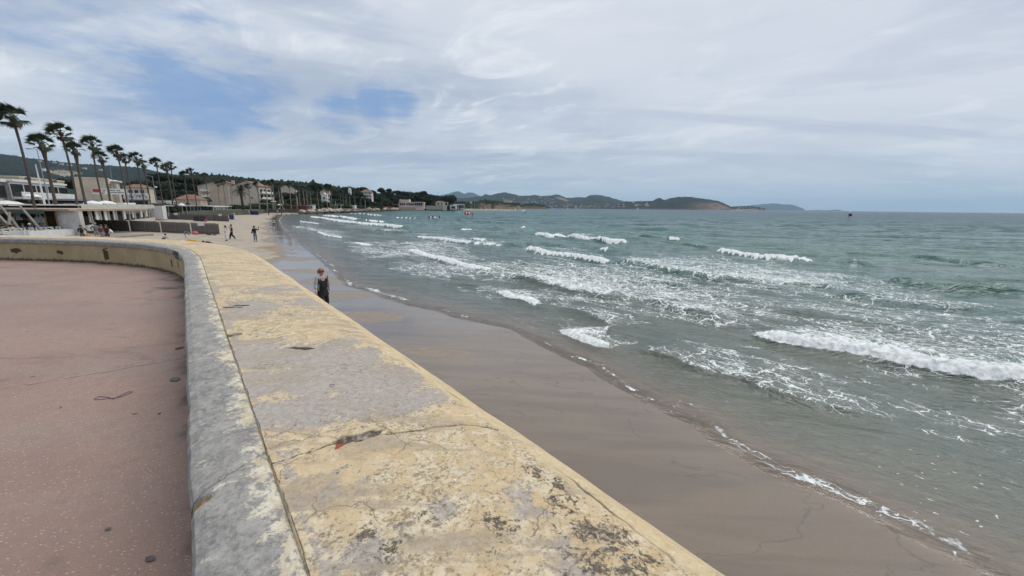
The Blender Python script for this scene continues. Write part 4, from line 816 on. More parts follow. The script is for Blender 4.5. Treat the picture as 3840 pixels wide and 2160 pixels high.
# ------------------------------------------------------------------ buildings
def building(name, label, cat, X, Y, z0, w_, d_, h_, yaw, wall_m, roof='flat', roof_m=None, win=(), balc=(), group=None, over=.3, rise=1.6, extra=None):
    """local x along the front, local -y is the front; win: (face, u, z, w, h); balc: (face, u0, u1, z)"""
    e = empty(name, (X, Y, z0), yaw); tag(e, label, cat, group); roof_m = roof_m or wall_m
    m = MB(); m.box(0, 0, 0, w_, d_, h_)
    if roof.startswith('gable'):                              # gable end faces the front
        for s_ in (-1, 1): m.face([(-w_/2, s_*d_/2, h_), (w_/2, s_*d_/2, h_), (0, s_*d_/2, h_+rise)][::s_])
    m.build('wall', wall_m, e)
    m = MB()
    if roof == 'flat': m.box(0, 0, h_+.003, w_+2*over, d_+2*over, .3)
    elif roof.startswith('gable'):
        for s_ in (-1, 1):
            a = (s_*(w_/2+over), h_-.1); b = (0, h_+rise+.02); y0, y1 = -d_/2-over, d_/2+over
            m.face([(a[0], y0, a[1]), (b[0], y0, b[1]), (b[0], y1, b[1]), (a[0], y1, a[1])]); m.face([(a[0], y0, a[1]+.22), (b[0], y0, b[1]+.22), (b[0], y1, b[1]+.22), (a[0], y1, a[1]+.22)][::-1]); m.face([(a[0], y0, a[1]), (b[0], y0, b[1]), (b[0], y0, b[1]+.22), (a[0], y0, a[1]+.22)]); m.face([(a[0], y0, a[1]), (a[0], y1, a[1]), (a[0], y1, a[1]+.22), (a[0], y0, a[1]+.22)])
    else:
        a, b = w_/2+over, d_/2+over; q = min(a, b)*.9; r0 = [(-a, -b, h_), (a, -b, h_), (a, b, h_), (-a, b, h_)]; rg = [(-(a-q), 0, h_+rise), (a-q, 0, h_+rise)] if a >= b else [(0, -(b-q), h_+rise), (0, b-q, h_+rise)]
        if a >= b: m.face([r0[0], r0[1], rg[1], rg[0]]); m.face([r0[2], r0[3], rg[0], rg[1]]); m.face([r0[1], r0[2], rg[1]]); m.face([r0[3], r0[0], rg[0]])
        else: m.face([r0[0], r0[1], rg[0]]); m.face([r0[1], r0[2], rg[1], rg[0]]); m.face([r0[2], r0[3], rg[1]]); m.face([r0[3], r0[0], rg[0], rg[1]])
        m.face(r0[::-1])
    m.build('roof', roof_m, e)
    def fp(face, u, o_=0.0):
        return {'f': (u, -d_/2-o_), 'r': (w_/2+o_, u), 'l': (-w_/2-o_, u), 'b': (u, d_/2+o_)}[face]
    for face, u, z, ww, hh in win:
        x, y = fp(face, u, .02); sx, sy = (ww, .1) if face in 'fb' else (.1, ww)
        f = MB().box(x, y, z-.06, sx+(.16 if face in 'fb' else 0), sy+(.16 if face in 'lr' else 0), hh+.12).build('window', WHITE, e)
        x, y = fp(face, u, .05); MB().box(x, y, z, sx-(.0 if face in 'fb' else 0), sy, hh).build('pane', GLASS, f)
    for face, u0, u1, z in balc:
        x, y = fp(face, (u0+u1)/2, .6); L = abs(u1-u0); sx, sy = (L, 1.2) if face in 'fb' else (1.2, L)
        b = MB().box(x, y, z-.15, sx, sy, .18).build('balcony', WHITE, e)
        x, y = fp(face, (u0+u1)/2, 1.18); sx, sy = (L, .08) if face in 'fb' else (.08, L); MB().box(x, y, z+.03, sx, sy, .95).build('parapet', WHITE, b)
    if extra: extra(e)
    return e
ALONG = math.atan2(.867, -.498)                    # heading of the promenade
# glazed white restaurant along the promenade (local x along the street, front toward the beach)
def strip_b(px0, px1, off):                        # two ends on a line parallel to the palms
    def hit(px): q = -(px-1920)/F*1.0185; Y = off/(q-.575); return (-q*Y, Y)
    return hit(px0), hit(px1)
def street_building(name, label, px0, px1, off, depth_, h_, wall_m, **k):
    a, b = strip_b(px0, px1, off); L = math.dist(a, b); yaw = math.atan2(b[1]-a[1], b[0]-a[0])
    # front is the seaward side: local -y must point to +x
    fx, fy = math.sin(yaw), -math.cos(yaw); s_ = 1 if fx > 0 else -1
    cx, cy = (a[0]+b[0])/2-fx*depth_/2, (a[1]+b[1])/2-fy*depth_/2
    return building(name, label, 'building', cx, cy, 2.25, L, depth_, h_, yaw, wall_m, **k), L
_, L = street_building('restaurant_building', 'long low white restaurant with a glazed upper floor and flat roof at the left edge', -80, 128, 44, 9, 5.0, CREAM, roof='flat', roof_m=WHITE, over=.5,
      win=[('f', u, 2.6, 2.9, 1.9) for u in (-6.4, -3.2, 0, 3.2, 6.4)]+[('f', u, .2, 2.4, 1.9) for u in (-5, -1.6, 1.8, 5)])
_, L = street_building('restaurant_building', 'white-framed two-storey glass restaurant with potted plants on its balcony', 128, 316, 43, 3.5, 5.2, WHITE, roof='flat', roof_m=WHITE, over=.3,
      win=[('f', u, 2.8, 3.4, 2.0) for u in (-7.6, -3.8, 0, 3.8, 7.6)]+[('f', u, .2, 2.8, 2.1) for u in (-7, -3, 1, 5)], balc=[('f', -9.5, 9.5, 2.6)])
street_building('building', 'pale beige upper block set back behind the glass restaurant', 160, 318, 50, 3, 6.5, CREAM, roof='flat', over=.1, win=[('f', -6, 6.3, 2.2, .5), ('f', 4, 6.3, 2.6, .5)])
building('building', 'plain beige block with a blank windowless wall above the dark awnings', 'building', *far(350, 700, 91)[:2], 2.25, 5.2, 2.5, 7.3, .62, CREAM, roof='flat', over=.05, win=[('f', -1.9, .3, 1.4, 2.2)])
building('building', 'beige building with a recessed dark balcony, right of the blank block', 'building', *far(396, 700, 97)[:2], 2.25, 4.6, 2.5, 7.0, .62, CREAM, roof='flat', roof_m=WHITE, over=.5, win=[('f', -.2, 4.2, 3.9, 2.0), ('f', 0, .3, 2.4, 2.2)])
building('house', 'cream house with a tiled roof and three tall windows under the palms', 'house', *far(519, 700, 118)[:2], 2.25, 5.6, 4, 6.5, .45, CREAM, roof='hip', roof_m=TILE, rise=1.0, win=[('f', u, 4.4, .9, 1.4) for u in (-1.3, 0, 1.3)]+[('f', 0, .4, 4.4, 2.3)], balc=[('f', -2.7, 2.7, 3.2)])
building('house', 'small house with a low orange tiled roof among dark trees', 'house', *far(715, 738, 150)[:2], 2.25, 8.0, 6, 3.6, .3, BEIGE, roof='hip', roof_m=TILE, rise=1.9, win=[('f', 0, 1, 1.2, 1.4)])
building('house', 'pale low building behind the green shrubs', 'house', *far(600, 752, 125)[:2], 2.25, 5.0, 5, 2.6, .3, WHITE, roof='flat')
building('apartment_block', 'left peach gabled block of flats with balconies on its left side', 'apartment block', *far(845, 720, 212)[:2], 2.25, 19.0, 16, 11.0, .38, BEIGE, roof='gable', roof_m=TILE, rise=2.9, over=.4,
      win=[('f', -6.2, z, 2.0, 1.6) for z in (2.0, 5.0, 8.0)]+[('f', -6.2, z, 1.9, 1.5) for z in (.2,)], balc=[('f', -8.2, -4.6, z) for z in (2.6, 5.6, 8.4)], extra=lambda e: MB().box(4, 0, 11.5, 1.2, 1.2, 3.0).build('chimney', BEIGE, e))
building('apartment_block', 'second cream gabled block of flats with white balconies on its seaward side', 'apartment block', *far(947, 720, 214)[:2], 2.25, 12.5, 14, 11.4, .16, CREAM, roof='gable', roof_m=TILE, rise=2.4, over=.4,
      win=[('f', 2.6, 5.2, 1.3, .5)]+[('r', u, z, 3.4, 1.9) for u in (-4.4, 0, 4.4) for z in (2.5, 5.3, 8.2)], balc=[('r', -6.6, 6.6, z) for z in (2.2, 5.0, 7.9)], extra=lambda e: MB().box(3, 0, 11.5, 1.2, 1.4, 2.6).build('chimney', CREAM, e))
building('shop', 'low shopfront with a green glass canopy at the foot of the flats', 'building', *far(995, 765, 192)[:2], 2.25, 12, 5, 2.5, .5, WHITE, roof='flat', roof_m=simple('green glass canopy', (.20, .34, .31), .3, .2, 1), over=.9, win=[('f', u, .1, 2.2, 1.9) for u in (-4, -1.2, 1.6, 4.4)])
building('building', 'dark-doored kiosk at the foot of the cream flats', 'building', *far(952, 775, 180)[:2], 2.25, 3.2, 3, 1.9, .4, DARK, roof='flat', over=.1)
building('house', 'tall narrow peach house with stacked balconies between the pines', 'house', *far(1082, 735, 262)[:2], 5, 7.5, 8, 10.5, .4, CREAM, roof='gable', roof_m=TILE, rise=1.5, win=[('r', 0, z, 3.5, 1.8) for z in (2, 5, 8)], balc=[('r', -3.5, 3.5, z) for z in (1.8, 4.8, 7.8)])
building('house', 'white narrow tower house at the shore behind the palms', 'house', *far(1219, 755, 238)[:2], 2.25, 2.6, 5, 8.0, .2, WHITE, roof='gable', roof_m=CREAM, rise=1.2, over=.1, win=[('f', .2, z, .9, 1.2) for z in (1, 3.4, 5.6)], balc=[('r', -1.2, 1.2, z) for z in (1.2, 3.8, 6.2)])
building('house', 'terraced house with three white balconies high in the headland wood', 'house', *far(1376, 735, 318)[:2], 7.5, 8.2, 7, 7.4, .1, PINK, roof='hip', roof_m=TILE, rise=2.2, win=[('f', u, z, 2.2, 1.4) for u in (-2.6, .4, 3.2) for z in (.6, 3.1, 5.6)], balc=[('f', -4.1, -1.4, 2.9), ('f', -1.0, 1.4, 2.9), ('f', 1.8, 4.1, 2.9), ('f', -4.1, 4.1, 5.2)])
building('house', 'pale pink house fragment above the boulder bank pines', 'house', *far(1218, 705, 270)[:2], 11, 5, 5, 3.6, .1, PINK, roof='flat')
building('house', 'small white house high in the pines left of the terraced house', 'house', *far(1311, 709, 300)[:2], 12.5, 1.8, 3, 3.6, .2, WHITE, roof='gable', rise=.9, over=.1)
def pink_extra(e):
    MB().box(-7.0, -1.8, 6.82, 11, 5, 2.5).box(-12, -1.8, 9.3, .5, .5, .9).box(-2, -1.8, 9.3, .5, .5, .9).build('upper_storey', PINK, e)
    r = MB().box(10.5, -6.2, 6.1, 12, 3.2, .35).build('canopy', simple('pale canopy', (.5, .44, .4), .8, .1), e)
    MB().box(-19.0, -3, 3.9, 9, 5, .3).box(-23.2, -5.2, 0, .3, .3, 3.9).box(-19, -5.2, 0, .3, .3, 3.9).build('side_terrace', PINK, e)
building('seaside_restaurant', 'long pink restaurant with a row of dark windows on the headland shore', 'restaurant', *far(1545, 765, 432)[:2], 2.0, 26.5, 9, 6.5, 0, PINK, roof='flat', over=.25,
      win=[('f', u, 3.3, 1.6, 2.3) for u in (-11.4, -9.2, -7.0, -3.8, -1.8, .2, 2.2, 4.6, 6.8, 9.0, 11.2)], extra=pink_extra)
building('house', 'ruined-looking terrace house with open white pillars under the largest pine', 'house', *far(1652, 758, 440)[:2], 5.5, 10, 6, 3.6, 0, CREAM, roof='hip', roof_m=TILE, rise=1.4, win=[('f', -2, 1, 1.8, 1.7), ('f', 2, 1, 1.8, 1.7)])
e = empty('pergola', (*far(1670, 760, 430)[:2], 5.2)); tag(e, 'open white pillared pergola right of the terrace house', 'pergola'); m = MB()
for x in (-2.6, 2.6): m.box(x, 0, 0, .6, .6, 3.4)
m.build('post', WHITE, e); MB().box(0, 0, 3.4, 6.2, 3, .5).build('roof', WHITE, e)
def lowwall(label, px0, px1, py, Y, h_, z0, mat, name='retaining_wall', cat='wall', th=1.0):
    a = far(px0, py, Y); b = far(px1, py, Y); o = MB().box((a[0]+b[0])/2, Y, z0, abs(b[0]-a[0]), th, h_).build(name, mat); return tag(o, label, cat)
lowwall('long ochre stone retaining wall below the terrace house', 1598, 1662, 770, 425, 4.2, 1.0, STONE)
lowwall('stepped stone wall with white steps at the right end of the ochre wall', 1660, 1675, 775, 422, 5.2, .5, CREAM)
lowwall('orange and red painted sea wall left of the pink restaurant', 1424, 1468, 780, 392, 3.6, .6, simple('orange red mural', (.40, .10, .045), .8, .6, .5))
lowwall('pale garden wall between the mural and the pink restaurant', 1468, 1560, 784, 398, 2.8, .4, simple('sandy wall', (.38, .34, .24), .9, .3, .4))
lowwall('low white wall beneath the pink restaurant windows', 1560, 1590, 785, 412, 2.6, .5, PINK)
building('boathouse', 'white glass-fronted boathouse on the quay right of the largest pine', 'building', *far(1701, 785, 436)[:2], 1.3, 7, 5, 4.6, 0, WHITE, roof='flat', over=.2, win=[('f', 0, .9, 4.2, 2.6)])
e = empty('canopy_frame', (*far(1722, 785, 440)[:2], 1.0)); tag(e, 'white open canopy frame on the quay beside the boathouse', 'canopy'); MB().box(0, 0, 5.2, 12, 4, .9).build('roof', WHITE, e)
for x in (-5.5, -1, 5.5): MB().box(x, 0, 0, .5, .5, 5.2).build('post', WHITE, e)
building('kiosk', 'white kiosk by the shore palms above the boulder bank', 'building', *far(1160, 780, 215)[:2], 2.25, 5.5, 3, 1.9, 0, WHITE, roof='flat', over=.2, win=[('f', u, .5, .7, .9) for u in (-2, -1, 0, 1, 2)])
building('kiosk', 'small white hut half hidden by shrubs on the boulder bank', 'building', *far(1325, 777, 262)[:2], 2.25, 3.0, 3, 2.0, 0, WHITE, roof='flat', over=.1)
building('terrace', 'long dark red terrace stall row above the boulder bank', 'stall', *far(1110, 776, 200)[:2], 2.25, 11, 3, 1.7, .05, simple('dark red stall cloth', (.13, .03, .025), .8, .5, 1), roof='flat', roof_m=GREYW, over=.4)
building('terrace', 'brown low stall row between the red stalls and the white kiosk', 'stall', *far(1142, 777, 207)[:2], 2.25, 4.5, 3, 1.6, .05, WOOD, roof='flat', roof_m=GREYW, over=.3)
e = empty('pergola', (*far(1264, 772, 245)[:2], 2.25)); tag(e, 'thin pale pergola frame over a terrace above the boulder bank', 'pergola'); MB().box(0, 0, 2.2, 6.4, 3, .2).build('roof', SAIL, e)
for x in (-3, -1, 1, 3): MB().box(x, -1.4, 0, .14, .14, 2.2).build('post', WHITE, e)
lowwall('low pale parapet along the top of the boulder bank', 1130, 1400, 790, 232, .7, 1.9, STONE, th=.6)
# awnings and street stalls
for px, Y, w_, c, lb in ((300, 70, 4.6, DARK, 'dark navy awning stall at the foot of the glass restaurant'), (352, 79, 3.6, simple('navy awning', (.02, .03, .07), .8, .2), 'navy and grey kiosk right of the dark awning stall')):
    building('awning_stall', lb, 'stall', *far(px, 745, Y)[:2], 2.25, w_, 3, 2.3, .6, c, roof='flat', roof_m=METAL, over=.4, win=[('f', 0, .6, w_*.7, 1.2)])
building('kiosk', 'white flat kiosk with a dark serving hatch below the banner', 'building', *far(420, 752, 74)[:2], 2.25, 5.2, 3, 1.75, .25, WHITE, roof='flat', over=.1, win=[('f', .2, .25, 1.2, 1.1)])

# --- signs
def text(body, size, mat, parent, loc, rot=(math.pi/2, 0, 0), name='lettering', sx=1.0):
    cu = bpy.data.curves.new(name, 'FONT'); cu.body = body; cu.size = size; cu.extrude = .01; cu.align_x = 'CENTER'
    tmp = bpy.data.objects.new(name, cu); C.objects.link(tmp); bpy.context.view_layer.update(); me = bpy.data.meshes.new_from_object(tmp.evaluated_get(bpy.context.evaluated_depsgraph_get())); bpy.data.objects.remove(tmp); me.materials.clear(); me.materials.append(mat)
    o = link(bpy.data.objects.new(name, me), parent); o.location = loc; o.rotation_euler = rot; o.scale.x = sx; return o
INK = simple('dark ink', (.05, .045, .06), .7, .1); REDP = simple('red print', (.42, .055, .035), .7, .15); NAVY = simple('navy print', (.03, .04, .18), .7, .2)
def banner(px, py, Y, w_, h_, yaw, label):
    X, Y, Z = far(px, py, Y); e = empty('banner_sign', (X, Y, 2.25), yaw); tag(e, label, 'sign'); zb = Z-2.25-h_/2
    for x in (-w_/2+.03, w_/2-.03): MB().tube([(x, .06, 0), (x, .06, zb+h_)], .05, 6).build('post', METAL, e)
    MB().box(0, 0, zb, w_, .04, h_).build('panel', SAIL, e); return e, zb
e, zb = banner(411, 718, 76, 4.9, 1.08, .5, 'wide white banner with a red emblem and two dark lines of lettering')
m = MB(); m.face([(-2.3, -.03, zb+.32), (-1.55, -.03, zb+.30), (-1.2, -.03, zb+.72), (-1.35, -.03, zb+.95), (-2.35, -.03, zb+.98)]); m.build('emblem', REDP, e)
m = MB(); m.tube([(-1.5, -.05, zb+.45), (-1.25, -.05, zb+.25), (-.95, -.05, zb+.15), (-.7, -.05, zb+.3), (-.95, -.05, zb+.42), (-.75, -.05, zb+.6), (-.55, -.05, zb+.75), (-.95, -.05, zb+.8)], .035, 5).build('emblem_swirl', INK, e)
m = MB(); rnd = random.Random(2)
for z_, n_, x0 in ((.66, 9, -.1), (.28, 12, -.1)):
    x = x0
    for k in range(n_):
        w1_ = rnd.uniform(.10, .16)
        if not (z_ > .5 and k == 5): m.box(x+w1_/2, -.03, zb+z_, w1_, .02, rnd.uniform(.12, .2))
        x += w1_+.05
m.build('lettering', INK, e)
e, zb = banner(511, 734, 84, 4.0, 1.05, .42, 'white sign reading La Vague above seven dark blue squares')
text('La Vague', .72, NAVY, e, (0, -.04, zb+.46), sx=1.15)
m = MB()
for k in range(7): m.box(-1.62+k*.54, -.03, zb+.14, .28, .02, .24)
m.build('printed_square', NAVY, e)

# --- lamps and poles
def lamp(px, py, Y, label, double=False, head=True, name='street_lamp', cat='street lamp', mat=METAL, r=.07, z0=2.25):
    X, Y, Z = far(px, py, Y); e = empty(name, (X, Y, z0)); tag(e, label, cat, 'lamps and poles on the promenade'); h = Z-z0
    MB().tube([(0, 0, 0), (0, 0, h*.5), (0, 0, h)], [r*1.3, r, r*.6], 7).build('pole', mat, e)
    if head:
        MB().tube([(0, 0, h-.15), (-.4, 0, h), (-.9, 0, h+.02)], .035, 5).build('arm', mat, e); MB().box(-1.1, 0, h-.04, .6, .28, .12).build('lamp_head', METAL, e)
        if double: MB().box(.3, .1, h*.68, .42, .3, .35).build('control_box', WHITE, e)
    return e
lamp(138, 559, 58, 'tall street lamp with a bent arm and a white box between the first palms', True)
lamp(133, 616, 53, 'plain white mast between the first and second palms', head=False, name='flag_pole', cat='pole', mat=WHITE, r=.1)
lamp(412, 628, 92, 'thin bare mast above the beige building', head=False, name='flag_pole', cat='pole')
lamp(571, 660, 96, 'street lamp with a white lamp box left of the three palms', True)
for px, py, Y in ((855, 700, 190), (873, 735, 170), (1060, 735, 190), (1113, 735, 205), (1258, 752, 240), (1369, 752, 290), (1600, 770, 430), (1769, 752, 445), (1780, 760, 446)):
    lamp(px, py, Y, 'thin pale mast on the far shore', head=False, name='flag_pole', cat='pole', mat=WHITE, r=.09, z0=2.0)
X, Y, Z = far(1763, 754, 442); e = empty('flag', (X, Y, 2)); tag(e, 'small white flag flying above the quay right of the boathouse', 'flag'); MB().tube([(0, 0, 0), (0, 0, Z-2)], .08, 5).build('pole', WHITE, e); MB().box(1.1, 0, Z-4.4, 2.2, .06, 1.8).build('cloth', SAIL, e)

# --- parasols
def parasol(px, py, Y, R, label, mat=SAIL, z0=2.25):
    X, Y, Z = far(px, py, Y); e = empty('parasol', (X, Y, z0)); tag(e, label, 'parasol', 'parasols on the terraces'); h = Z-z0
    MB().tube([(0, 0, 0), (0, 0, h)], .035, 6).build('pole', METAL, e)
    pr = [(R, h-.55), (R*.98, h-.42), (R*.6, h-.16), (.03, h)]; MB().lathe(0, 0, pr, 8).build('canopy', mat, e)
for px, py, Y, R, lb in ((24, 752, 50, 1.5, 'large cream domed parasol at the left edge'), (58, 760, 52, .7, 'small white parasol right of the large cream one'), (117, 726, 62, 1.0, 'white parasol under the restaurant balcony, left of the mast'), (141, 732, 63, .8, 'half-hidden white parasol behind the nearest palm trunk'),
                         (389, 670, 98, 1.1, 'white roof-terrace parasol, leftmost of three above the banner'), (412, 673, 98, 1.3, 'white roof-terrace parasol, middle of three above the banner'), (430, 675, 98, 1.1, 'white roof-terrace parasol, rightmost of three above the banner'),
                         (345, 752, 62, 1.1, 'closed white parasol on the flat roof edge'), (395, 752, 64, 1.2, 'white parasol in front of the kiosk hatch'), (680, 762, 95, .7, 'small white round parasol at the left end of the grey pergola'), (1025, 752, 178, 1.1, 'tall pointed white parasol at the beach end'), (1048, 765, 182, 1.0, 'low white parasol at the beach end, right of the pointed one')):
    parasol(px, py, Y, R, lb, z0=2.25 if Y != 98 else 7.5)
for px in (386, 408, 428):
    X, Y, Z = far(px, 705, 93); m = MB().box(0, 0, 0, 1.7, .4, .2).box(-.75, 0, .2, .2, .4, 1.1).box(.75, 0, .2, .2, .4, 1.1).box(0, 0, 1.3, 1.7, .4, .2); o = m.build('window_frame', CREAM); o.location = (X, Y, Z-.6); tag(o, 'open square masonry frame on the roof terrace above the banner', 'masonry frame', 'open frames on the roof terrace')

# ------------------------------------------------------------------ beach clubs
# wooden club with the terrace at the left
A = at(-260, 886, .7); 
def P(px, Y): q = (px-1920)/F*1.0185; return q*Y
e = empty('beach_club', (0, 0, 0)); tag(e, 'timber beach club with a tan flat roof, dark green fascia and white stone end wall', 'building')
x0, x1, y0 = P(-150, 42), P(352, 43.5), 42.6
MB().box((x0+x1)/2, y0+4.2, 3.32, x1-x0+.6, 9.2, .22).build('roof', simple('tan gravel roof', (.36, .28, .21), .95, .2, .8), e)
MB().box((x0+x1)/2-1.2, y0-.46, 2.98, x1-x0-2.4, .12, .42).build('fascia', simple('dark green fascia', (.05, .075, .065), .6, .2), e)
MB().box((x0+P(268, 43))/2, y0+2.6, .7, P(268, 43)-x0, .15, 2.6).build('back_wall', simple('ochre cane wall', (.17, .11, .04), .9, .4, 1.5), e)
MB().box(P(311, 42.8), y0+.25, .5, 2.45, .4, 2.8).build('stone_wall', simple('white rough stone wall', (.50, .48, .45), .95, .2, 1.2, .6), e)
YEL = simple('pale yellow curtain', (.55, .50, .27), .9, .2, 2)
for a, b in ((-60, 14), (18, 74), (88, 108), (140, 182)): MB().box(P((a+b)/2, 44.4), 44.4, 1.45, abs(P(b, 44.4)-P(a, 44.4)), .08, .95).build('curtain', YEL, e)
for k, px in enumerate((8, 62, 112, 165, 222, 262)): MB().tube([(P(px, 42.4), 42.4, .7), (P(px, 42.4), 42.4, 3.3)], .07, 6).build('post', WOOD, e)
for c0, n_ in ((120, 7), (200, 8)):
    m = MB(); rnd = random.Random(c0)
    for k in range(n_): m.box(P(c0, 43.6)-.55+k*.17, 43.6, .8, .12, .05, rnd.uniform(1.7, 2.35))
    o = m.build('picket_screen', WHITE); tag(o, 'jagged screen of white upright pickets, '+('left' if c0 == 120 else 'right')+' of the two on the terrace', 'screen', 'white picket screens on the terrace')
for (pa, ya, za), (pb, yb, zb_), lb in (((28, 39.5, .8), (4, 40, 3.4), 'leftmost weathered leaning pole on the terrace'), ((66, 39, .8), (96, 39.5, 3.2), 'pale twisted driftwood pole leaning right on the terrace'), ((128, 39.5, .8), (68, 40, 3.9), 'dark long pole leaning left over the terrace'), ((205, 40.5, .8), (140, 41, 3.8), 'dark long pole leaning left beside the right picket screen'), ((102, 40, .8), (44, 41, 3.3), 'thin dark pole leaning left behind the driftwood')):
    tag(MB().tube([(P(pa, ya), ya, za), (P((pa+pb)/2, ya)+.08, ya, (za+zb_)/2), (P(pb, yb), yb, zb_)], [.13, .11, .09], 7).build('leaning_pole', GREYW), lb, 'pole', 'leaning poles on the terrace')
# low white board fence round the terrace
a = (P(-60, 36.5), 36.5); b = (P(150, 38.6), 38.6); c = (P(316, 42.6), 42.6); e = empty('terrace_fence', (0, 0, 0)); tag(e, 'low white board fence round the restaurant terrace', 'fence')
for (p, q_) in ((a, b), (b, c)):
    L = math.dist(p, q_); MB().box((p[0]+q_[0])/2, (p[1]+q_[1])/2, .55, L, .08, .85, math.atan2(q_[1]-p[1], q_[0]-p[0])).build('board', WHITE, e)
    for k in range(int(L/1.6)+1): t = min(1, k*1.6/L); MB().box(p[0]+(q_[0]-p[0])*t, p[1]+(q_[1]-p[1])*t-.07, .5, .12, .06, .98).build('post', WHITE, e)

# --- white chair and copies
def chair_at(x, y, z, rz, label, group, proto=[None]):
    if proto[0] is None:
        e = empty('chair', (0, 0, 0)); e['category'] = 'chair'
        MB().box(0, 0, .42, .5, .48, .05).build('seat', WHITE, e); MB().box(0, .25, .45, .5, .05, .17).box(-.2, .25, .62, .1, .05, .2).box(.2, .25, .62, .1, .05, .2).box(0, .25, .80, .5, .05, .12).build('backrest', WHITE, e)
        for s_ in (-1, 1):
            MB().box(s_*.26, .0, .62, .05, .5, .04).box(s_*.26, -.22, .45, .05, .05, .17).build('armrest', WHITE, e)
            for q in (-1, 1): MB().box(s_*.21, q*.2, 0, .06, .06, .42).build('leg', WHITE, e)
        proto[0] = e; c = e
    else: c = copy_tree(proto[0])
    c.location = (x, y, z); c.rotation_euler = (0, 0, rz); c['label'] = label; c['group'] = group; return c
random.seed(5)
for px, Y in ((-10, 37.2), (30, 37.4), (52, 37.6), (78, 38.4), (98, 39.2), (122, 39.4), (150, 40.0), (172, 40.6), (196, 41.2), (214, 41.4), (232, 41.8), (250, 42.0), (270, 42.4)):
    chair_at(P(px, Y), Y, .75, random.uniform(-.5, .5)+math.pi, 'white armchair behind the low white terrace fence', 'white armchairs on the restaurant terrace')
for k in range(44):
    px = 690+k*3.6; X, Yy = at(px, 802+k*.10, .7); chair_at(X, Yy, .62, .9, 'white chair in the long row in front of the grey pergola', 'white chairs in a row before the grey pergola')
for px, Y, lb in ((40, 38.6, 'grey square table at the left end of the terrace'), (150, 41.0, 'small grey table between the picket screens'), (215, 42.6, 'small grey table near the right end of the terrace')):
    e = empty('table', (P(px, Y), Y, .75)); tag(e, lb, 'table', 'tables on the restaurant terrace'); MB().box(0, 0, .71, 1.1, .8, .04).build('tabletop', METAL, e); MB().tube([(0, 0, 0), (0, 0, .71)], .05, 6).build('leg', METAL, e)
# the terrace deck lies on the sand
dk_ = MB().box(P(80, 41), 41.2, .3, 22, 8.5, .43).build('terrace_deck', GREYW); tag(dk_, 'timber deck under the terrace chairs', 'deck')

# --- pale pergola restaurant along the beach
def pergola(name, label, p0, p1, zt, depth_, npost, mat, fasc, back=None, z0=.6, roof_m=None, curtains=()):
    a, b = Vector(p0), Vector(p1); L = (b-a).length; yaw = math.atan2(b.y-a.y, b.x-a.x); e = empty(name, (a.x, a.y, z0), yaw); tag(e, label, 'building'); h = zt-z0
    # local x along the front, local +y is inland (left of the heading is inland when heading away from the camera)
    MB().box(L/2, depth_/2, h-.12, L+.5, depth_+.5, .14).build('roof', roof_m or mat, e); MB().box(L/2, -.30, h-fasc, L+.5, .08, fasc-.13).build('fascia', mat, e)
    for k in range(npost): x = L*k/(npost-1); MB().box(x, 0, 0, .16, .16, h-.13).build('post', mat, e)
    if back: MB().box(L/2, depth_, 0, L, .15, h-.2).build('back_wall', back, e); MB().box(L/2, depth_*.9, 0, L*.9, .1, h*.6).build('interior_screen', DARK, e)
    MB().box(L/2, -.10, 0, L, .08, .75).build('low_wall', mat, e)
    for t, w_ in curtains: MB().box(L*t, .22, 1.0, w_, .1, h-1.4).build('curtain', SAIL, e)
    return e
x_, y_ = P(352, 50), 50; x2, y2 = P(618, 84), 84
pergola('pergola_restaurant', 'long pale pergola restaurant with white curtains, right of the stone wall', (x_, y_), (x2, y2), 3.95, 7, 12, simple('pale grey wood', (.46, .44, .40), .8, .12, 1), .75, WOOD, roof_m=simple('pale canvas roof', (.50, .48, .44), .85, .15, .5), curtains=[(.10, .9), (.17, 1.4), (.26, 1.3), (.36, .7), (.50, 1.0), (.63, .8), (.78, 1.0), (.88, 1.0)])
MB_ = MB().box(0, 0, 0, 3.2, 5, 2.9); o = MB_.build('end_wall', simple('white plastered end', (.60, .59, .57), .85, .08, 1)); X, Y = P(606, 86.5), 86.5; o.location = (X, Y, .8); o.rotation_euler = (0, 0, ALONG); tag(o, 'plain white end block of the pale pergola restaurant', 'wall')
pergola('pergola', 'long grey-roofed glazed pergola with thin white posts behind the white chairs', (P(655, 92), 92), (P(832, 138), 138), 3.9, 6, 14, simple('grey pergola frame', (.34, .36, .36), .7, .1), .30, DARK, roof_m=simple('dull glass roof', (.20, .23, .22), .4, .2))
pergola('pergola', 'white slatted pergola with turquoise rails left of the blue windbreaks', (P(838, 128), 128), (P(902, 150), 150), 3.6, 6, 9, WHITE, .25, simple('turquoise panel', (.25, .45, .42), .7, .2), roof_m=WHITE)
lowwall('low dark green hedge wall beneath the pale house', 560, 620, 760, 92, 1.0, 2.2, LEAFG, name='hedge', cat='hedge')
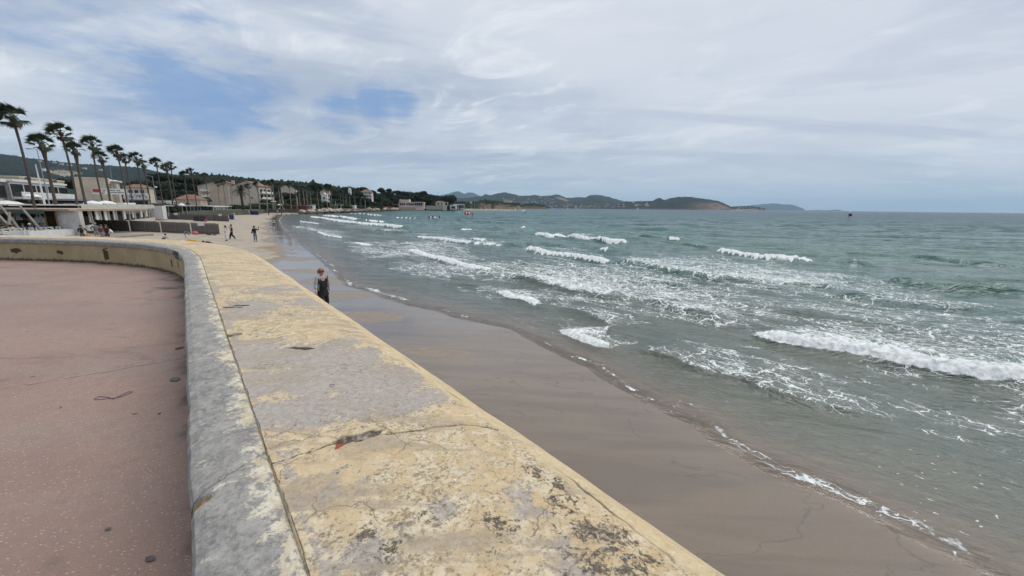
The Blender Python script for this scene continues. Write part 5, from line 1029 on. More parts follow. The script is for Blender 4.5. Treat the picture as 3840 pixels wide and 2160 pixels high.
# --- windbreaks
def windbreak(xa, ya_, xb, yb_, h_, mat, label, group, z=None, nseg=14):
    a = Vector(stand(xa, ya_)); b = Vector(stand(xb, yb_)); L = (b-a).xy.length; yaw = math.atan2(b.y-a.y, b.x-a.x); e = empty('windbreak', (a.x, a.y, a.z), yaw); tag(e, label, 'windbreak', group); dz = b.z-a.z
    m = MB(); n_ = nseg
    pts = []
    for i in range(n_+1):
        t = i/n_; sag = -.05*math.sin(t*math.pi); rc = .16*max(0, (t-.88)/.12)**2; bul = .07*math.sin(t*math.pi)*1.0+.012*math.sin(t*19)
        pts.append([(t*L, bul*math.sin(k/4*math.pi), (h_+sag-rc)*k/4+dz*t+(.03 if k == 0 else 0)) for k in range(5)])
    o = grid_mesh('cloth', np.array(pts, float), {}, [mat], parent=e); md = o.modifiers.new('thick', 'SOLIDIFY'); md.thickness = .015
    for x in (-.04, L/2, L+.04): MB().tube([(x, -.03, -.3), (x, -.03, h_+.03+dz*x/L)], .025, 6).build('post', GREYW, e)
    return e
for xa, xb, ya_, yb_, lb in ((366, 487, 866, 868.5, 'leftmost of the four front taupe windbreak panels, behind the standing people'), (493, 603, 868.5, 872, 'second of the four front taupe windbreak panels, counted from the left'), (609, 716, 872.5, 877, 'third of the four front taupe windbreak panels, counted from the left'), (722, 823, 877.5, 879, 'rightmost of the four front taupe windbreak panels, with a white sheet on top')):
    windbreak(xa, ya_, xb, yb_, 1.45, TAUPE, lb, 'front row of taupe windbreaks')
for xa, xb, ya_, yb_, lb in ((612, 675, 821.5, 824, 'leftmost of the four panels in the rear taupe windbreak row'), (676, 740, 824, 826, 'second panel of the rear taupe windbreak row'), (741, 800, 826, 828.5, 'third panel of the rear taupe windbreak row'), (801, 859, 828.5, 831, 'rightmost panel of the rear taupe windbreak row')):
    windbreak(xa, ya_, xb, yb_, 1.45, TAUPE, lb, 'rear row of taupe windbreaks', nseg=8)
windbreak(522, 821, 618, 824, 1.2, DARK, 'long black windbreak at the foot of the pale pergola restaurant', 'black windbreaks', nseg=8)
windbreak(727, 829, 776, 831.5, 1.25, DARK, 'short black windbreak leaning before the rear taupe row', 'black windbreaks', nseg=8)
windbreak(861, 823, 879, 824, 1.15, BLUE, 'small blue windbreak panel at the end of the rear taupe row', 'blue windbreaks', nseg=4)
windbreak(866, 800.5, 888, 801.5, 1.4, BLUE, 'blue windbreak left of the two white panels', 'blue windbreaks', nseg=4)
windbreak(940, 805.5, 970, 806.5, 1.5, BLUE, 'long blue windbreak right of the two white panels', 'blue windbreaks', nseg=4)
windbreak(890, 802.5, 911, 803.5, 1.5, SAIL, 'left one of two white windbreak panels', 'white windbreaks', nseg=4)
windbreak(916, 804, 938, 805, 1.5, SAIL, 'right one of two white windbreak panels', 'white windbreaks', nseg=4)
for px, py, s_, lb, dy in ((762, 880, .42, 'white sheet hung over the rightmost front windbreak', 1.12), (665, 825, .42, 'white sheet hung over the rear windbreak, left one', 1.15), (830, 830, .36, 'white sheet hung over the right end of the rear windbreak', 1.2)):
    X, Y, Z = stand(px, py); m = MB(); w2 = s_*1.0
    m.face([(-w2, -.06, -.05), (w2, -.06, .0), (w2*.9, -.07, .42), (-w2*1.05, -.07, .40)]); m.face([(-w2*1.05, -.07, .40), (w2*.9, -.07, .42), (w2*.9, .05, .42), (-w2*1.05, .05, .40)]); o = m.build('sheet', SAIL); o.location = (X, Y-.05, Z+dy); md = o.modifiers.new('t', 'SOLIDIFY'); md.thickness = .012; tag(o, lb, 'sheet')
for px, py, mat, lb, s_ in ((733, 879, simple('pink striped cloth', (.5, .13, .16), .8, .3, 6), 'pink and white beach bag at the foot of the front windbreak', .36), (785, 882, DARK, 'dark flat towel roll lying before the rightmost windbreak', .3), (805, 883, DARK, 'small dark bag lying at the end of the windbreak', .22)):
    X, Y, Z = stand(px, py); m = MB().ball((0, 0, 0), s_, 9, 6, (1.2, .6, .75 if 'pink' in lb else .3)); o = m.build('beach_bag', mat, None, True); o.location = (X, Y, Z+s_*.4); tag(o, lb, 'bag')

# ------------------------------------------------------------------ boulders, jetty
ROCKM = simple('pale limestone boulder', (.36, .30, .25), .95, .35, .5, .4); ROCKD = simple('weedy dark boulder', (.055, .05, .032), .9, .4, .6, .4)
RK = [rock_mesh('boulder', 1, ROCKM, s_, 2, .75) for s_ in (1, 2, 3)]; RKD = [rock_mesh('boulder', 1, ROCKD, s_, 2, .7) for s_ in (4, 5)]
random.seed(9); n_r = 0
cl = [SHORE[-2], SHORE[-1]]+COAST
def along(pts, step):
    for i in range(len(pts)-1):
        a, b = pts[i], pts[i+1]; L = math.dist(a, b); k = max(1, int(L/step))
        for j in range(k): t = j/k; yield a[0]+(b[0]-a[0])*t, a[1]+(b[1]-a[1])*t
for j, (x, y) in enumerate(along(cl[2:], 3.4)):
    s_ = random.uniform(1.1, 2.0); d_ = math.hypot(x, y)
    for row, (rk, z, back) in enumerate(((RKD, .25, 0), (RK, 1.3, 2.2))):
        if row == 1 and random.random() < .1: continue
        o = link(bpy.data.objects.new('boulder', random.choice(rk))); q = s_*random.uniform(.8, 1.2); o.location = (x-x/d_*-back*.4+random.uniform(-.6, .6), y+back+random.uniform(-.5, .5), z*random.uniform(.8, 1.15)); o.scale = (q*1.15, q, q*.8); o.rotation_euler = (random.uniform(-.3, .3), random.uniform(-.3, .3), random.uniform(0, 6))
        tag(o, 'dark weedy boulder at the waterline of the shore bank' if row == 0 else 'pale boulder on top of the bank along the shore', 'boulder', 'waterline boulders of the bank' if row == 0 else 'upper boulders of the bank')
# the breakwater reaching out from the headland
a = at(1745, 789.5, 0); b = at(1936, 791.5, 0); L = math.dist(a, b); yaw = math.atan2(b[1]-a[1], b[0]-a[0]); e = empty('breakwater', (a[0], a[1], 0), yaw); tag(e, 'long low rock breakwater reaching right from the headland', 'breakwater')
K = 200; xs = np.linspace(0, L, K); tt = np.linspace(-1, 1, 14); Xg, Tg_ = np.meshgrid(xs, tt, indexing='ij'); hh = 2.3*(1-np.abs(Tg_)**2.2)*(1-.35*ss(Xg, L*.6, L))-.3+.5*fbm(Xg*.45, Tg_*2.2, 3, 400)
o = grid_mesh('rock_bank', np.stack([Xg, Tg_*5, hh], -1), {}, [simple('breakwater rock', (.30, .26, .22), .95, .4, .35, .6)], parent=e, smooth=False)
MB().lathe(L-1, 0, [(.5, 1.0), (.45, 2.0), (.7, 2.1), (.5, 2.9), (.05, 3.1)], 8).build('beacon', WHITE, e)
# --- far houses, scattered over the bay hills
random.seed(21); HM = []
for k in range(3):
    m = MB(); m.box(0, 0, 0, 15, 10, 6+k); m.cur = 1; h_ = 6+k; m.face([(-8, -5.5, h_), (8, -5.5, h_), (8, 0, h_+2.5), (-8, 0, h_+2.5)]); m.face([(-8, 5.5, h_), (8, 5.5, h_), (8, 0, h_+2.5), (-8, 0, h_+2.5)][::-1])
    o = m.build('house', [simple('far house wall', (.55, .50, .44), .9, .1), TILE]); HM.append(o.data); bpy.data.objects.remove(o)
bpy.context.view_layer.update()
dg = bpy.context.evaluated_depsgraph_get()
def on_hill(px, py):
    d_ = Vector(ray(px, py)).normalized(); r, loc, nr, i, ob, mt = bpy.context.scene.ray_cast(dg, Vector((0, 0, CAMH))+d_*900, d_)
    return loc if r and ob.name.startswith('hills') else None
for n_, x0, x1, y0, y1, lb, gp in ((46, 1880, 2080, 735, 762, 'tiny pale villa scattered on the wooded slope across the bay', 'villas on the far bay slope'), (60, 2060, 2345, 763, 778, 'tiny pale house in the town along the far bay shore', 'houses along the far bay shore'), (26, 2372, 2432, 756, 774, 'tiny pale house in the hamlet climbing the cape saddle', 'hamlet on the cape saddle'), (16, 2750, 2860, 776, 786, 'tiny pale house on the low far point', 'houses on the low far point')):
    k = 0; tries = 0
    while k < n_ and tries < n_*12:
        tries += 1; px = random.uniform(x0, x1); py = random.uniform(y0, y1) if random.random() < .6 else y1-abs(random.gauss(0, (y1-y0)*.25)); l = on_hill(px, py)
        if l is None: continue
        o = link(bpy.data.objects.new('house', random.choice(HM))); o.location = (l.x, l.y, l.z-1); o.rotation_euler.z = random.uniform(-.6, .6); s_ = random.uniform(.55, 1.15); o.scale = (s_,)*3; tag(o, lb, 'house', gp); k += 1
for px, py in ((150, 606), (205, 612), (232, 618), (262, 622), (318, 634), (380, 640)):
    l = on_hill(px, py)
    if l is not None: o = link(bpy.data.objects.new('house', random.choice(HM))); o.location = (l.x, l.y, l.z-1); o.scale = (.8, .8, .8); tag(o, 'tiny pale house on the dark wooded hill above the palms', 'house', 'houses on the hill above the palms')
# ------------------------------------------------------------------ people
SKIN = simple('skin', (.46, .27, .19), .55, .08, 8); HAIRB = simple('black hair', (.018, .013, .011), .5, .3, 9); HAIRR = simple('auburn hair', (.24, .10, .045), .5, .35, 9); HAIRN = simple('brown hair', (.05, .03, .018), .55, .3, 9)
cloth = lambda n_, c: simple('cloth '+n_, c, .85, .2, 6, .2)
BLK = cloth('black', (.010, .010, .012)); LGREY = cloth('light grey knit', (.36, .38, .41)); WHT = cloth('white', (.62, .60, .56)); JEAN = cloth('blue jeans', (.10, .14, .20)); TEAL = cloth('teal denim', (.09, .15, .16)); SLATE = cloth('slate blue', (.10, .14, .19)); KHA = cloth('khaki', (.24, .21, .15)); PLUM = cloth('plum', (.07, .045, .08)); ORG = cloth('orange stripes', (.52, .26, .11)); NVY = cloth('navy', (.015, .018, .05)); LIL = cloth('grey lilac', (.22, .20, .24)); PNK = cloth('bright pink', (.60, .07, .16)); YLW = cloth('mustard', (.50, .25, .025)); SHOE = cloth('dark shoe', (.02, .018, .018)); CRM = cloth('cream yellow', (.60, .52, .28)); RUS = cloth('rust', (.14, .05, .03))
BASE = dict(pel=(0, 0, .93), waist=(0, .01, 1.08), chest=(0, 0, 1.27), neck=(0, -.01, 1.44), chin=(0, .02, 1.50), head=(0, .015, 1.585), crown=(0, .0, 1.66),
            sR=(.165, 0, 1.385), eR=(.205, -.03, 1.13), wR=(.22, .05, .90), hR=(.22, .08, .81), sL=(-.165, 0, 1.385), eL=(-.205, -.03, 1.13), wL=(-.22, .05, .90), hL=(-.22, .08, .81),
            pR=(.09, 0, .90), kR=(.095, .02, .49), aR=(.095, -.02, .09), tR=(.10, .13, .03), pL=(-.09, 0, .90), kL=(-.095, .02, .49), aL=(-.095, -.02, .09), tL=(-.10, .13, .03))
def P_(**k): d = dict(BASE); d.update(k); return d
def walk(s_=1.0):
    return P_(kR=(.09, .17*s_, .50), aR=(.09, .26*s_, .10), tR=(.09, .41*s_, .06), kL=(-.09, .05, .49), aL=(-.09, -.27*s_, .14), tL=(-.09, -.16*s_, .04), eR=(.21, -.12, 1.15), wR=(.21, -.16, .92), hR=(.21, -.16, .83), eL=(-.21, .04, 1.13), wL=(-.20, .20, .96), hL=(-.20, .27, .89))
def sit(h=.47):
    dz = h-.93+.03
    q = {k: (v[0], v[1], v[2]+dz) for k, v in BASE.items() if k[0] not in 'kat'}
    q.update(kR=(.10, .42, h+.03), aR=(.10, .44, .09), tR=(.10, .58, .03), kL=(-.12, .42, h+.03), aL=(-.12, .44, .09), tL=(-.12, .58, .03), eR=(.24, .12, .82+h-.47), wR=(.14, .34, .76+h-.47), hR=(.10, .42, .77+h-.47), eL=(-.24, .12, .82+h-.47), wL=(-.14, .34, .78+h-.47), hL=(-.08, .42, .80+h-.47))
    d = dict(BASE); d.update(q); return d
def crouch():
    return P_(pel=(0, -.12, .28), waist=(0, -.08, .40), chest=(0, .04, .56), neck=(0, .16, .68), chin=(0, .22, .71), head=(0, .25, .78), crown=(0, .25, .86), sR=(.15, .13, .63), eR=(.20, .30, .45), wR=(.14, .45, .30), hR=(.12, .50, .22), sL=(-.15, .13, .63), eL=(-.20, .30, .45), wL=(-.14, .45, .30), hL=(-.12, .50, .22),
              pR=(.08, -.1, .27), kR=(.14, .24, .42), aR=(.11, .02, .09), tR=(.12, .16, .03), pL=(-.08, -.1, .27), kL=(-.14, .24, .42), aL=(-.11, .02, .09), tL=(-.12, .16, .03))
def bend():
    return P_(pel=(0, -.10, .86), waist=(0, .02, .95), chest=(0, .22, .93), neck=(0, .40, .84), chin=(0, .46, .80), head=(0, .51, .74), crown=(0, .55, .68), sR=(.16, .34, .88), eR=(.18, .40, .62), wR=(.14, .44, .38), hR=(.13, .46, .29), sL=(-.16, .34, .88), eL=(-.18, .40, .62), wL=(-.14, .44, .38), hL=(-.13, .46, .29), pR=(.09, -.1, .84), pL=(-.09, -.1, .84), kR=(.14, -.02, .46), kL=(-.14, -.02, .46))
def lie():
    d = {}
    for k, v in BASE.items(): d[k] = (v[0], v[2]-.9, .13-v[1]*.4)
    d.update(kR=(.10, -.42, .42), aR=(.11, -.62, .08), tR=(.11, -.72, .05), kL=(-.10, -.40, .16), aL=(-.10, -.80, .10), tL=(-.1, -.86, .22), eR=(.26, .2, .1), wR=(.30, 0, .08), hR=(.3, -.08, .08), eL=(-.26, .2, .1), wL=(-.12, .06, .26), hL=(-.04, .04, .27)); return d
def skin_obj(name, pts, edges, rad, mat, parent, root, sub=2, smooth=True):
    keys = list(pts.keys()); idx = {k: i for i, k in enumerate(keys)}; me = bpy.data.meshes.new(name); me.from_pydata([pts[k] for k in keys], [(idx[a], idx[b]) for a, b in edges], []); me.materials.append(mat)
    o = link(bpy.data.objects.new(name, me), parent); o.modifiers.new('skin', 'SKIN').use_smooth_shade = smooth
    for i, k in enumerate(keys):
        r = rad[k]; r = (r, r) if not isinstance(r, tuple) else r; d_ = me.skin_vertices[0].data[i]; d_.radius = r; d_.use_root = (k == root)
    if sub: md = o.modifiers.new('sub', 'SUBSURF'); md.levels = sub; md.render_levels = sub
    return o
LIMB = dict(pel=(.145, .105), waist=(.115, .09), chest=(.15, .10), neck=.052, chin=.062, head=(.078, .092), crown=(.055, .065), sR=.058, eR=.043, wR=.028, hR=(.018, .034), sL=.058, eL=.043, wL=.028, hL=(.018, .034), pR=.085, kR=.058, aR=.038, tR=(.038, .025), pL=.085, kL=.058, aL=.038, tL=(.038, .025))
EDG = [('pel', 'waist'), ('waist', 'chest'), ('chest', 'neck'), ('neck', 'chin'), ('chin', 'head'), ('head', 'crown'), ('chest', 'sR'), ('sR', 'eR'), ('eR', 'wR'), ('wR', 'hR'), ('chest', 'sL'), ('sL', 'eL'), ('eL', 'wL'), ('wL', 'hL'), ('pel', 'pR'), ('pR', 'kR'), ('kR', 'aR'), ('aR', 'tR'), ('pel', 'pL'), ('pL', 'kL'), ('kL', 'aL'), ('aL', 'tL')]
def lerp(a, b, t): return tuple(a[i]+(b[i]-a[i])*t for i in range(3))
def person(x, y, z, yaw, H, pose, label, top=None, bottom=None, hair=HAIRB, long_hair=False, sleeves='long', legs='long', skirt=None, hat=None, group=None, fingers=False, shoes=SHOE, skin=SKIN, sub=1, extra=None):
    e = empty('person', (x, y, z), yaw); tag(e, label, 'person', group); s_ = H/1.70; e.scale = (s_,)*3; p = dict(pose); face_d = p.pop('face', (0, 1, 0)); rad = dict(LIMB); ed = list(EDG)
    if fingers:
        for S in 'RL':
            w_, h_ = Vector(p['w'+S]), Vector(p['h'+S]); d_ = (h_-w_).normalized(); sd_ = Vector((0, 1, 0)); sd_ = (sd_-d_*sd_.dot(d_)).normalized(); inn = d_.cross(sd_)*(1 if S == 'R' else -1)
            for k, (o_, L) in enumerate(((.027, .052), (.009, .060), (-.009, .056), (-.026, .044))):
                a = h_+d_*.018+sd_*o_*.9; b = a+d_*L*.5+sd_*o_*.2+inn*.006; c = b+d_*L*.42+inn*.016; n_ = 'f%s%d' % (S, k); p[n_+'a'], p[n_+'b'], p[n_+'c'] = tuple(a), tuple(b), tuple(c); ed += [('h'+S, n_+'a'), (n_+'a', n_+'b'), (n_+'b', n_+'c')]
                for q in 'abc': rad[n_+q] = .0085
            a = w_+(h_-w_)*.55+sd_*.030; b = a+sd_*.018+d_*.030; p['th'+S], p['ti'+S] = tuple(a), tuple(b); ed += [('w'+S, 'th'+S), ('th'+S, 'ti'+S)]; rad['th'+S] = .011; rad['ti'+S] = .009
    skin_obj('body', p, ed, rad, skin, e, 'pel', 2 if fingers else sub)
    hv, cv, nv, ch = Vector(p['head']), Vector(p['crown']), Vector(p['neck']), Vector(p['chin']); up = (cv-hv).normalized(); fw = Vector(face_d).normalized(); fw = (fw-up*fw.dot(up)).normalized(); sd = fw.cross(up)
    def hp(a, b, c): return hv+sd*a+fw*b+up*c
    # face: nose, eyes, mouth, ears
    m = MB(); m.ball(hp(0, .092, -.02), .016, 6, 5); m.ball(hp(.082, 0, -.015), .02, 6, 5); m.ball(hp(-.082, 0, -.015), .02, 6, 5); m.build('face', skin, e, True)
    m = MB(); m.ball(hp(.03, .082, .005), .010, 6, 4); m.ball(hp(-.03, .082, .005), .010, 6, 4); m.build('eyes', HAIRB, e, True)
    MB().tube([hp(-.022, .083, -.055), hp(0, .09, -.057), hp(.022, .083, -.055)], .006, 5).build('mouth', simple('lips', (.35, .10, .09), .5, .1), e, True)
    # hair as a cap of overlapping locks
    m = MB(); rnd = random.Random(int(abs(x*100)))
    m.lathe_at(tuple(hp(0, -.022, .028)), [(math.sin(math.pi*i/8), -math.cos(math.pi*i/8)) for i in range(2, 9)], .105, 12, (1, 1.05, 1.0))
    n_l = 26 if long_hair else 14
    for k in range(n_l):
        a = math.pi*(.12+.76*k/(n_l-1)); c0 = hp(math.cos(a)*.088, -math.sin(a)*.085, .02); L = (.34 if long_hair else .10)*rnd.uniform(.75, 1.1); bl = Vector((0, 0, -1))*.75+Vector((math.cos(a)*.10, -.12, 0))+(fw*-.12)
        m.tube([c0, c0+(-up*.4+bl*.6)*L*.5, c0+bl*L], [.032, .030, .010], 5)
    m.build('hair', hair, e, True)
    if top:
        q = {k: p[k] for k in ('pel', 'waist', 'chest', 'neck', 'sR', 'eR', 'sL', 'eL')}; q['pel'] = lerp(p['pel'], p['waist'], -.35); q['neck'] = lerp(p['chest'], p['neck'], .62); ee = [('pel', 'waist'), ('waist', 'chest'), ('chest', 'neck'), ('chest', 'sR'), ('chest', 'sL'), ('sR', 'eR'), ('sL', 'eL')]; r = dict(pel=(.19, .15), waist=(.160, .130), chest=(.175, .128), neck=.075, sR=.078, eR=.060, sL=.078, eL=.060, wR=.045, wL=.045)
        if sleeves == 'long': q['wR'], q['wL'] = lerp(p['eR'], p['wR'], .88), lerp(p['eL'], p['wL'], .88); ee += [('eR', 'wR'), ('eL', 'wL')]
        elif sleeves == 'short': q['eR'], q['eL'] = lerp(p['sR'], p['eR'], .55), lerp(p['sL'], p['eL'], .55); r['eR'] = r['eL'] = .066
        elif sleeves == 'none': q['eR'], q['eL'] = lerp(p['sR'], p['eR'], .05), lerp(p['sL'], p['eL'], .05); r['sR'] = r['sL'] = .06; r['eR'] = r['eL'] = .058
        skin_obj('shirt', q, ee, r, top, e, 'chest', 1 if not fingers else 2)
    if bottom and not skirt:
        q = {k: p[k] for k in ('waist', 'pel', 'pR', 'kR', 'pL', 'kL')}; q['waist'] = lerp(p['pel'], p['waist'], .6); ee = [('waist', 'pel'), ('pel', 'pR'), ('pel', 'pL'), ('pR', 'kR'), ('pL', 'kL')]; r = dict(waist=(.16, .13), pel=(.18, .14), pR=.105, pL=.105, kR=.078, kL=.078, aR=.066, aL=.066)
        if legs == 'long' or legs == 'wide': q['aR'], q['aL'] = lerp(p['kR'], p['aR'], .92), lerp(p['kL'], p['aL'], .92); ee += [('kR', 'aR'), ('kL', 'aL')]
        if legs == 'wide': r.update(kR=.10, kL=.10, aR=.105, aL=.105)
        if legs == 'short': q['kR'], q['kL'] = lerp(p['pR'], p['kR'], .85), lerp(p['pL'], p['kL'], .85); r['kR'] = r['kL'] = .092
        skin_obj('trousers', q, ee, r, bottom, e, 'pel', 1 if not fingers else 2)
    if skirt:
        c0 = Vector(p['waist']); zb = skirt; m = MB(); pr = [(.13, c0.z), (.17, p['pel'][2]), (.20, (p['pel'][2]+zb)/2), (.24, zb)]
        rings = []; n_ = 16
        for r_, z_ in pr:
            k = len(m.v); rings.append(k)
            for j in range(n_): t = 2*math.pi*j/n_; w_ = 1+.08*math.sin(t*5)*(1 if z_ < .9 else 0); m.v.append((r_*w_*math.cos(t), c0.y+r_*.8*w_*math.sin(t), z_))
        for i in range(3):
            for j in range(n_): m.f.append((rings[i]+j, rings[i]+(j+1) % n_, rings[i+1]+(j+1) % n_, rings[i+1]+j)); m.m.append(0)
        m.build('skirt', bottom, e, True)
    if shoes:
        for S in 'RL':
            a, t = Vector(p['a'+S]), Vector(p['t'+S]); m = MB(); m.tube([a+(a-t)*.25+Vector((0, 0, -.045)), a+Vector((0, 0, -.03)), t+(t-a)*.15], [.042, .050, .036], 7); m.build('shoe', shoes, e, True)
    if hat: m = MB(); m.lathe_at(tuple(hp(0, -.01, .05)), [(0, 1.0), (.6, .9), (1.0, .4), (1.02, 0), (1.5, -.1)], .105, 12, (1, 1.1, 1)); m.build('hat', hat, e, True)
    if extra: extra(e, p, hp)
    return e
def yawto(x, y, off=0.0): return math.atan2(-(0-x), 0-y)+off      # facing the camera, turned by off
# the woman walking up the wet sand
x, y, z = stand(1219, 1189)
def wx_(e, p, hp):
    m = MB()
    for s_ in (-1, 1): m.ball(hp(s_*.036, .088, .006), .032, 10, 6, (1.0, .45, .72))
    m.tube([hp(-.02, .098, .012), hp(.02, .098, .012)], .006, 5)
    for s_ in (-1, 1): m.tube([hp(s_*.065, .080, .012), hp(s_*.088, .0, .01)], .006, 5)
    m.build('sunglasses', simple('black glossy plastic', (.01, .008, .008), .15, .1), e, True)
    m = MB(); rings = []
    for z_, a_, b_ in ((1.24, .12, .095), (1.10, .135, .11), (.96, .165, .135), (.86, .185, .15), (.78, .20, .16)):
        k = len(m.v); rings.append(k)
        for j in range(18): t = 2*math.pi*j/18; f_ = 1+.05*math.sin(5*t+z_*9); m.v.append((a_*f_*math.cos(t), b_*f_*math.sin(t), z_+.02*math.sin(3*t)))
    for i in range(4):
        for j in range(18): m.f.append((rings[i]+j, rings[i+1]+j, rings[i+1]+(j+1) % 18, rings[i]+(j+1) % 18)); m.m.append(0)
    m.build('tunic', BLK, e, True)
    # open knitted jacket over both shoulders and down the back, blown behind
    q = dict(back=(0, -.045, 1.30), mid=(0, -.06, 1.12), hem=(0, -.10, .93), sR=p['sR'], eR=p['eR'], wR=lerp(p['eR'], p['wR'], .55), sL=p['sL'], eL=p['eL'], wL=lerp(p['eL'], p['wL'], .55), nk=(0, -.03, 1.40))
    r = dict(back=(.155, .085), mid=(.155, .09), hem=(.165, .10), sR=.075, eR=.060, wR=.052, sL=.075, eL=.060, wL=.052, nk=(.07, .05))
    skin_obj('jacket', q, [('back', 'mid'), ('mid', 'hem'), ('back', 'sR'), ('sR', 'eR'), ('eR', 'wR'), ('back', 'sL'), ('sL', 'eL'), ('eL', 'wL'), ('back', 'nk')], r, LGREY, e, 'back', 2)
    m = MB()
    for s_ in (-1, 1):
        for k in range(5):
            t0, t1 = k/5, (k+1)/5; f_ = lambda t: Vector((s_*(.115+.045*t), .085-.02*t, 1.38-.42*t)); g_ = lambda t: Vector((s_*(.17+.03*t), -.02, 1.38-.42*t)); m.face([f_(t0), f_(t1), g_(t1), g_(t0)]); m.face([f_(t0)+Vector((0, .012, 0)), f_(t1)+Vector((0, .012, 0)), g_(t1)+Vector((s_*.012, 0, 0)), g_(t0)+Vector((s_*.012, 0, 0))][::-1])
    m.build('jacket_front', LGREY, e, True)
pw = walk(1.0); pw['face'] = (.15, 1, 0); pw.update(eL=(-.25, -.08, 1.16), wL=(-.33, -.20, .96), hL=(-.36, -.24, .88), eR=(.24, .02, 1.14), wR=(.30, .14, .95), hR=(.33, .19, .88))
person(x, y, z, yawto(x, y, .5), 1.78, pw, 'woman in sunglasses, grey jacket and black clothes walking on wet sand by the parapet', top=BLK, bottom=BLK, hair=HAIRR, sleeves='none', fingers=True, extra=wx_)
# pair walking and the photographer on the sand
x, y, z = stand(851, 904); person(x, y, z, yawto(x, y, -1.45), 1.66, P_(wR=(.14, .28, 1.10), hR=(.10, .34, 1.13), eR=(.2, .06, 1.14), eL=(-.2, .06, 1.14), wL=(-.14, .28, 1.08), hL=(-.10, .34, 1.12), kR=(.09, .05, .5)), 'woman with very long black hair all in white, left of the walking pair', top=WHT, bottom=WHT, legs='wide', long_hair=True, group='people walking on the sand')
x, y, z = stand(873, 897); pz = walk(.9); pz.update(eR=(.22, .10, 1.22), wR=(.12, .20, 1.42), hR=(.08, .22, 1.50), eL=(-.22, .1, 1.22), wL=(-.12, .2, 1.40), hL=(-.08, .22, 1.48)); person(x, y, z, yawto(x, y, -1.4), 1.66, pz, 'woman in a sleeveless black jumpsuit, hands raised, right of the pair', top=BLK, bottom=BLK, legs='wide', sleeves='none', group='people walking on the sand')
x, y, z = stand(959, 906)
def phone(e, p, hp): MB().box(p['hL'][0], p['hL'][1]+.03, p['hL'][2]-.02, .075, .012, .15).build('phone', BLK, e); MB().ball((.24, -.05, 1.0), .13, 8, 6, (.6, 1, .8)).build('shoulder_bag', BLK, e, True)
person(x, y, z, yawto(x, y, .25), 1.68, P_(eL=(-.32, .06, 1.24), wL=(-.36, .20, 1.44), hL=(-.36, .24, 1.52), eR=(.24, .02, 1.12), wR=(.2, .18, 1.02), hR=(.16, .24, 1.02)), 'man in a black jacket and pale blue jeans holding up a phone on the sand', top=BLK, bottom=JEAN, hat=BLK, group='people walking on the sand', extra=phone)
x, y, z = stand(1028, 843); person(x, y, z, yawto(x, y, -1.2), 1.66, crouch(), 'person with long black hair in a white top crouching at the water edge', top=WHT, bottom=BLK, long_hair=True, legs='long')
# standing group behind the curved parapet
x, y, z = stand(316, 912); person(x, y, z, yawto(x, y, .3), 1.66, P_(pel=(.04, 0, .93), waist=(.02, .04, 1.08), chest=(-.03, .08, 1.25), eL=(-.30, .10, 1.18), wL=(-.24, .26, 1.0), hL=(-.20, .32, .96), eR=(.28, .14, 1.14), wR=(.26, .30, .98), hR=(.24, .36, .94)), 'woman in a black top and teal jeans leaning over a child', top=BLK, bottom=TEAL, hair=HAIRN, group='people standing behind the parapet')
x, y, z = stand(337, 914); person(x, y, z, yawto(x, y, .2), 1.05, P_(), 'small child in orange and cream stripes standing before the woman in black', top=ORG, bottom=ORG, legs='short', sleeves='short', hair=HAIRN, shoes=None, group='people standing behind the parapet')
x, y, z = stand(368, 904); person(x, y, z, yawto(x, y, .1), 1.74, P_(eR=(.34, -.04, 1.20), wR=(.20, .06, 1.04), hR=(.13, .1, 1.02), eL=(-.34, -.04, 1.20), wL=(-.20, .06, 1.04), hL=(-.13, .1, 1.02)), 'man in a slate blue jacket and khaki shorts with hands on his hips', top=SLATE, bottom=KHA, legs='short', hat=KHA, hair=HAIRN, group='people standing behind the parapet')
x, y, z = stand(391, 910); person(x, y, z, yawto(x, y, .5), 1.68, P_(), 'woman in a long grey lilac skirt beside the woman with the white bag', top=RUS, bottom=LIL, skirt=.12, hair=HAIRN, group='people standing behind the parapet')
def bag(e, p, hp): m = MB(); m.tube([(-.16, -.05, 1.32), (-.30, .02, 1.10), (-.42, .04, .88)], [.04, .10, .07], 8); m.build('white_bag', WHT, e, True)
x, y, z = stand(409, 911); person(x, y, z, yawto(x, y, -.3), 1.68, walk(.5), 'woman in a black top and plum shorts carrying a long white bag', top=BLK, bottom=PLUM, legs='short', sleeves='short', hair=HAIRN, group='people standing behind the parapet', extra=bag)
# children and sunbathers
x, y, z = stand(615, 903); person(x, y, z, yawto(x, y, 1.3), 1.35, crouch(), 'child in a white T-shirt crouching to dig in the sand', top=WHT, bottom=SLATE, legs='short', sleeves='short', shoes=None, group='people on the upper sand')
x, y, z = stand(697, 891); person(x, y, z, yawto(x, y, 1.7), 1.15, bend(), 'child in a grey top bending down beside the windbreak', top=SLATE, bottom=SLATE, legs='short', shoes=None, group='people on the upper sand')
x, y, z = stand(730, 912); e = person(x, y, z, yawto(x, y, 1.45), 1.6, lie(), 'sunbather lying on the sand wrapped in a mustard yellow cloth', top=YLW, bottom=YLW, legs='short', group='people on the upper sand')
MB().ball((0, -.25, .20), .34, 12, 7, (.75, 1.35, .72)).build('yellow_wrap', YLW, e, True)
x, y, z = stand(693, 911); person(x, y, z, yawto(x, y, 1.45), 1.2, lie(), 'sunbather with black hair lying left of the mustard yellow cloth', top=WHT, bottom=WHT, legs='short', sleeves='short', group='people on the upper sand', shoes=None)
x, y, z = stand(778, 915); o = MB().ball((0, 0, .12), .24, 10, 6, (1.5, .8, .62)).tube([(.2, 0, .1), (.45, .05, .06), (.6, 0, .03)], [.10, .06, .03], 7).build('bag', BLK, None, True); o.location = (x, y, z); tag(o, 'black bag on the sand right of the mustard yellow sunbather', 'bag')
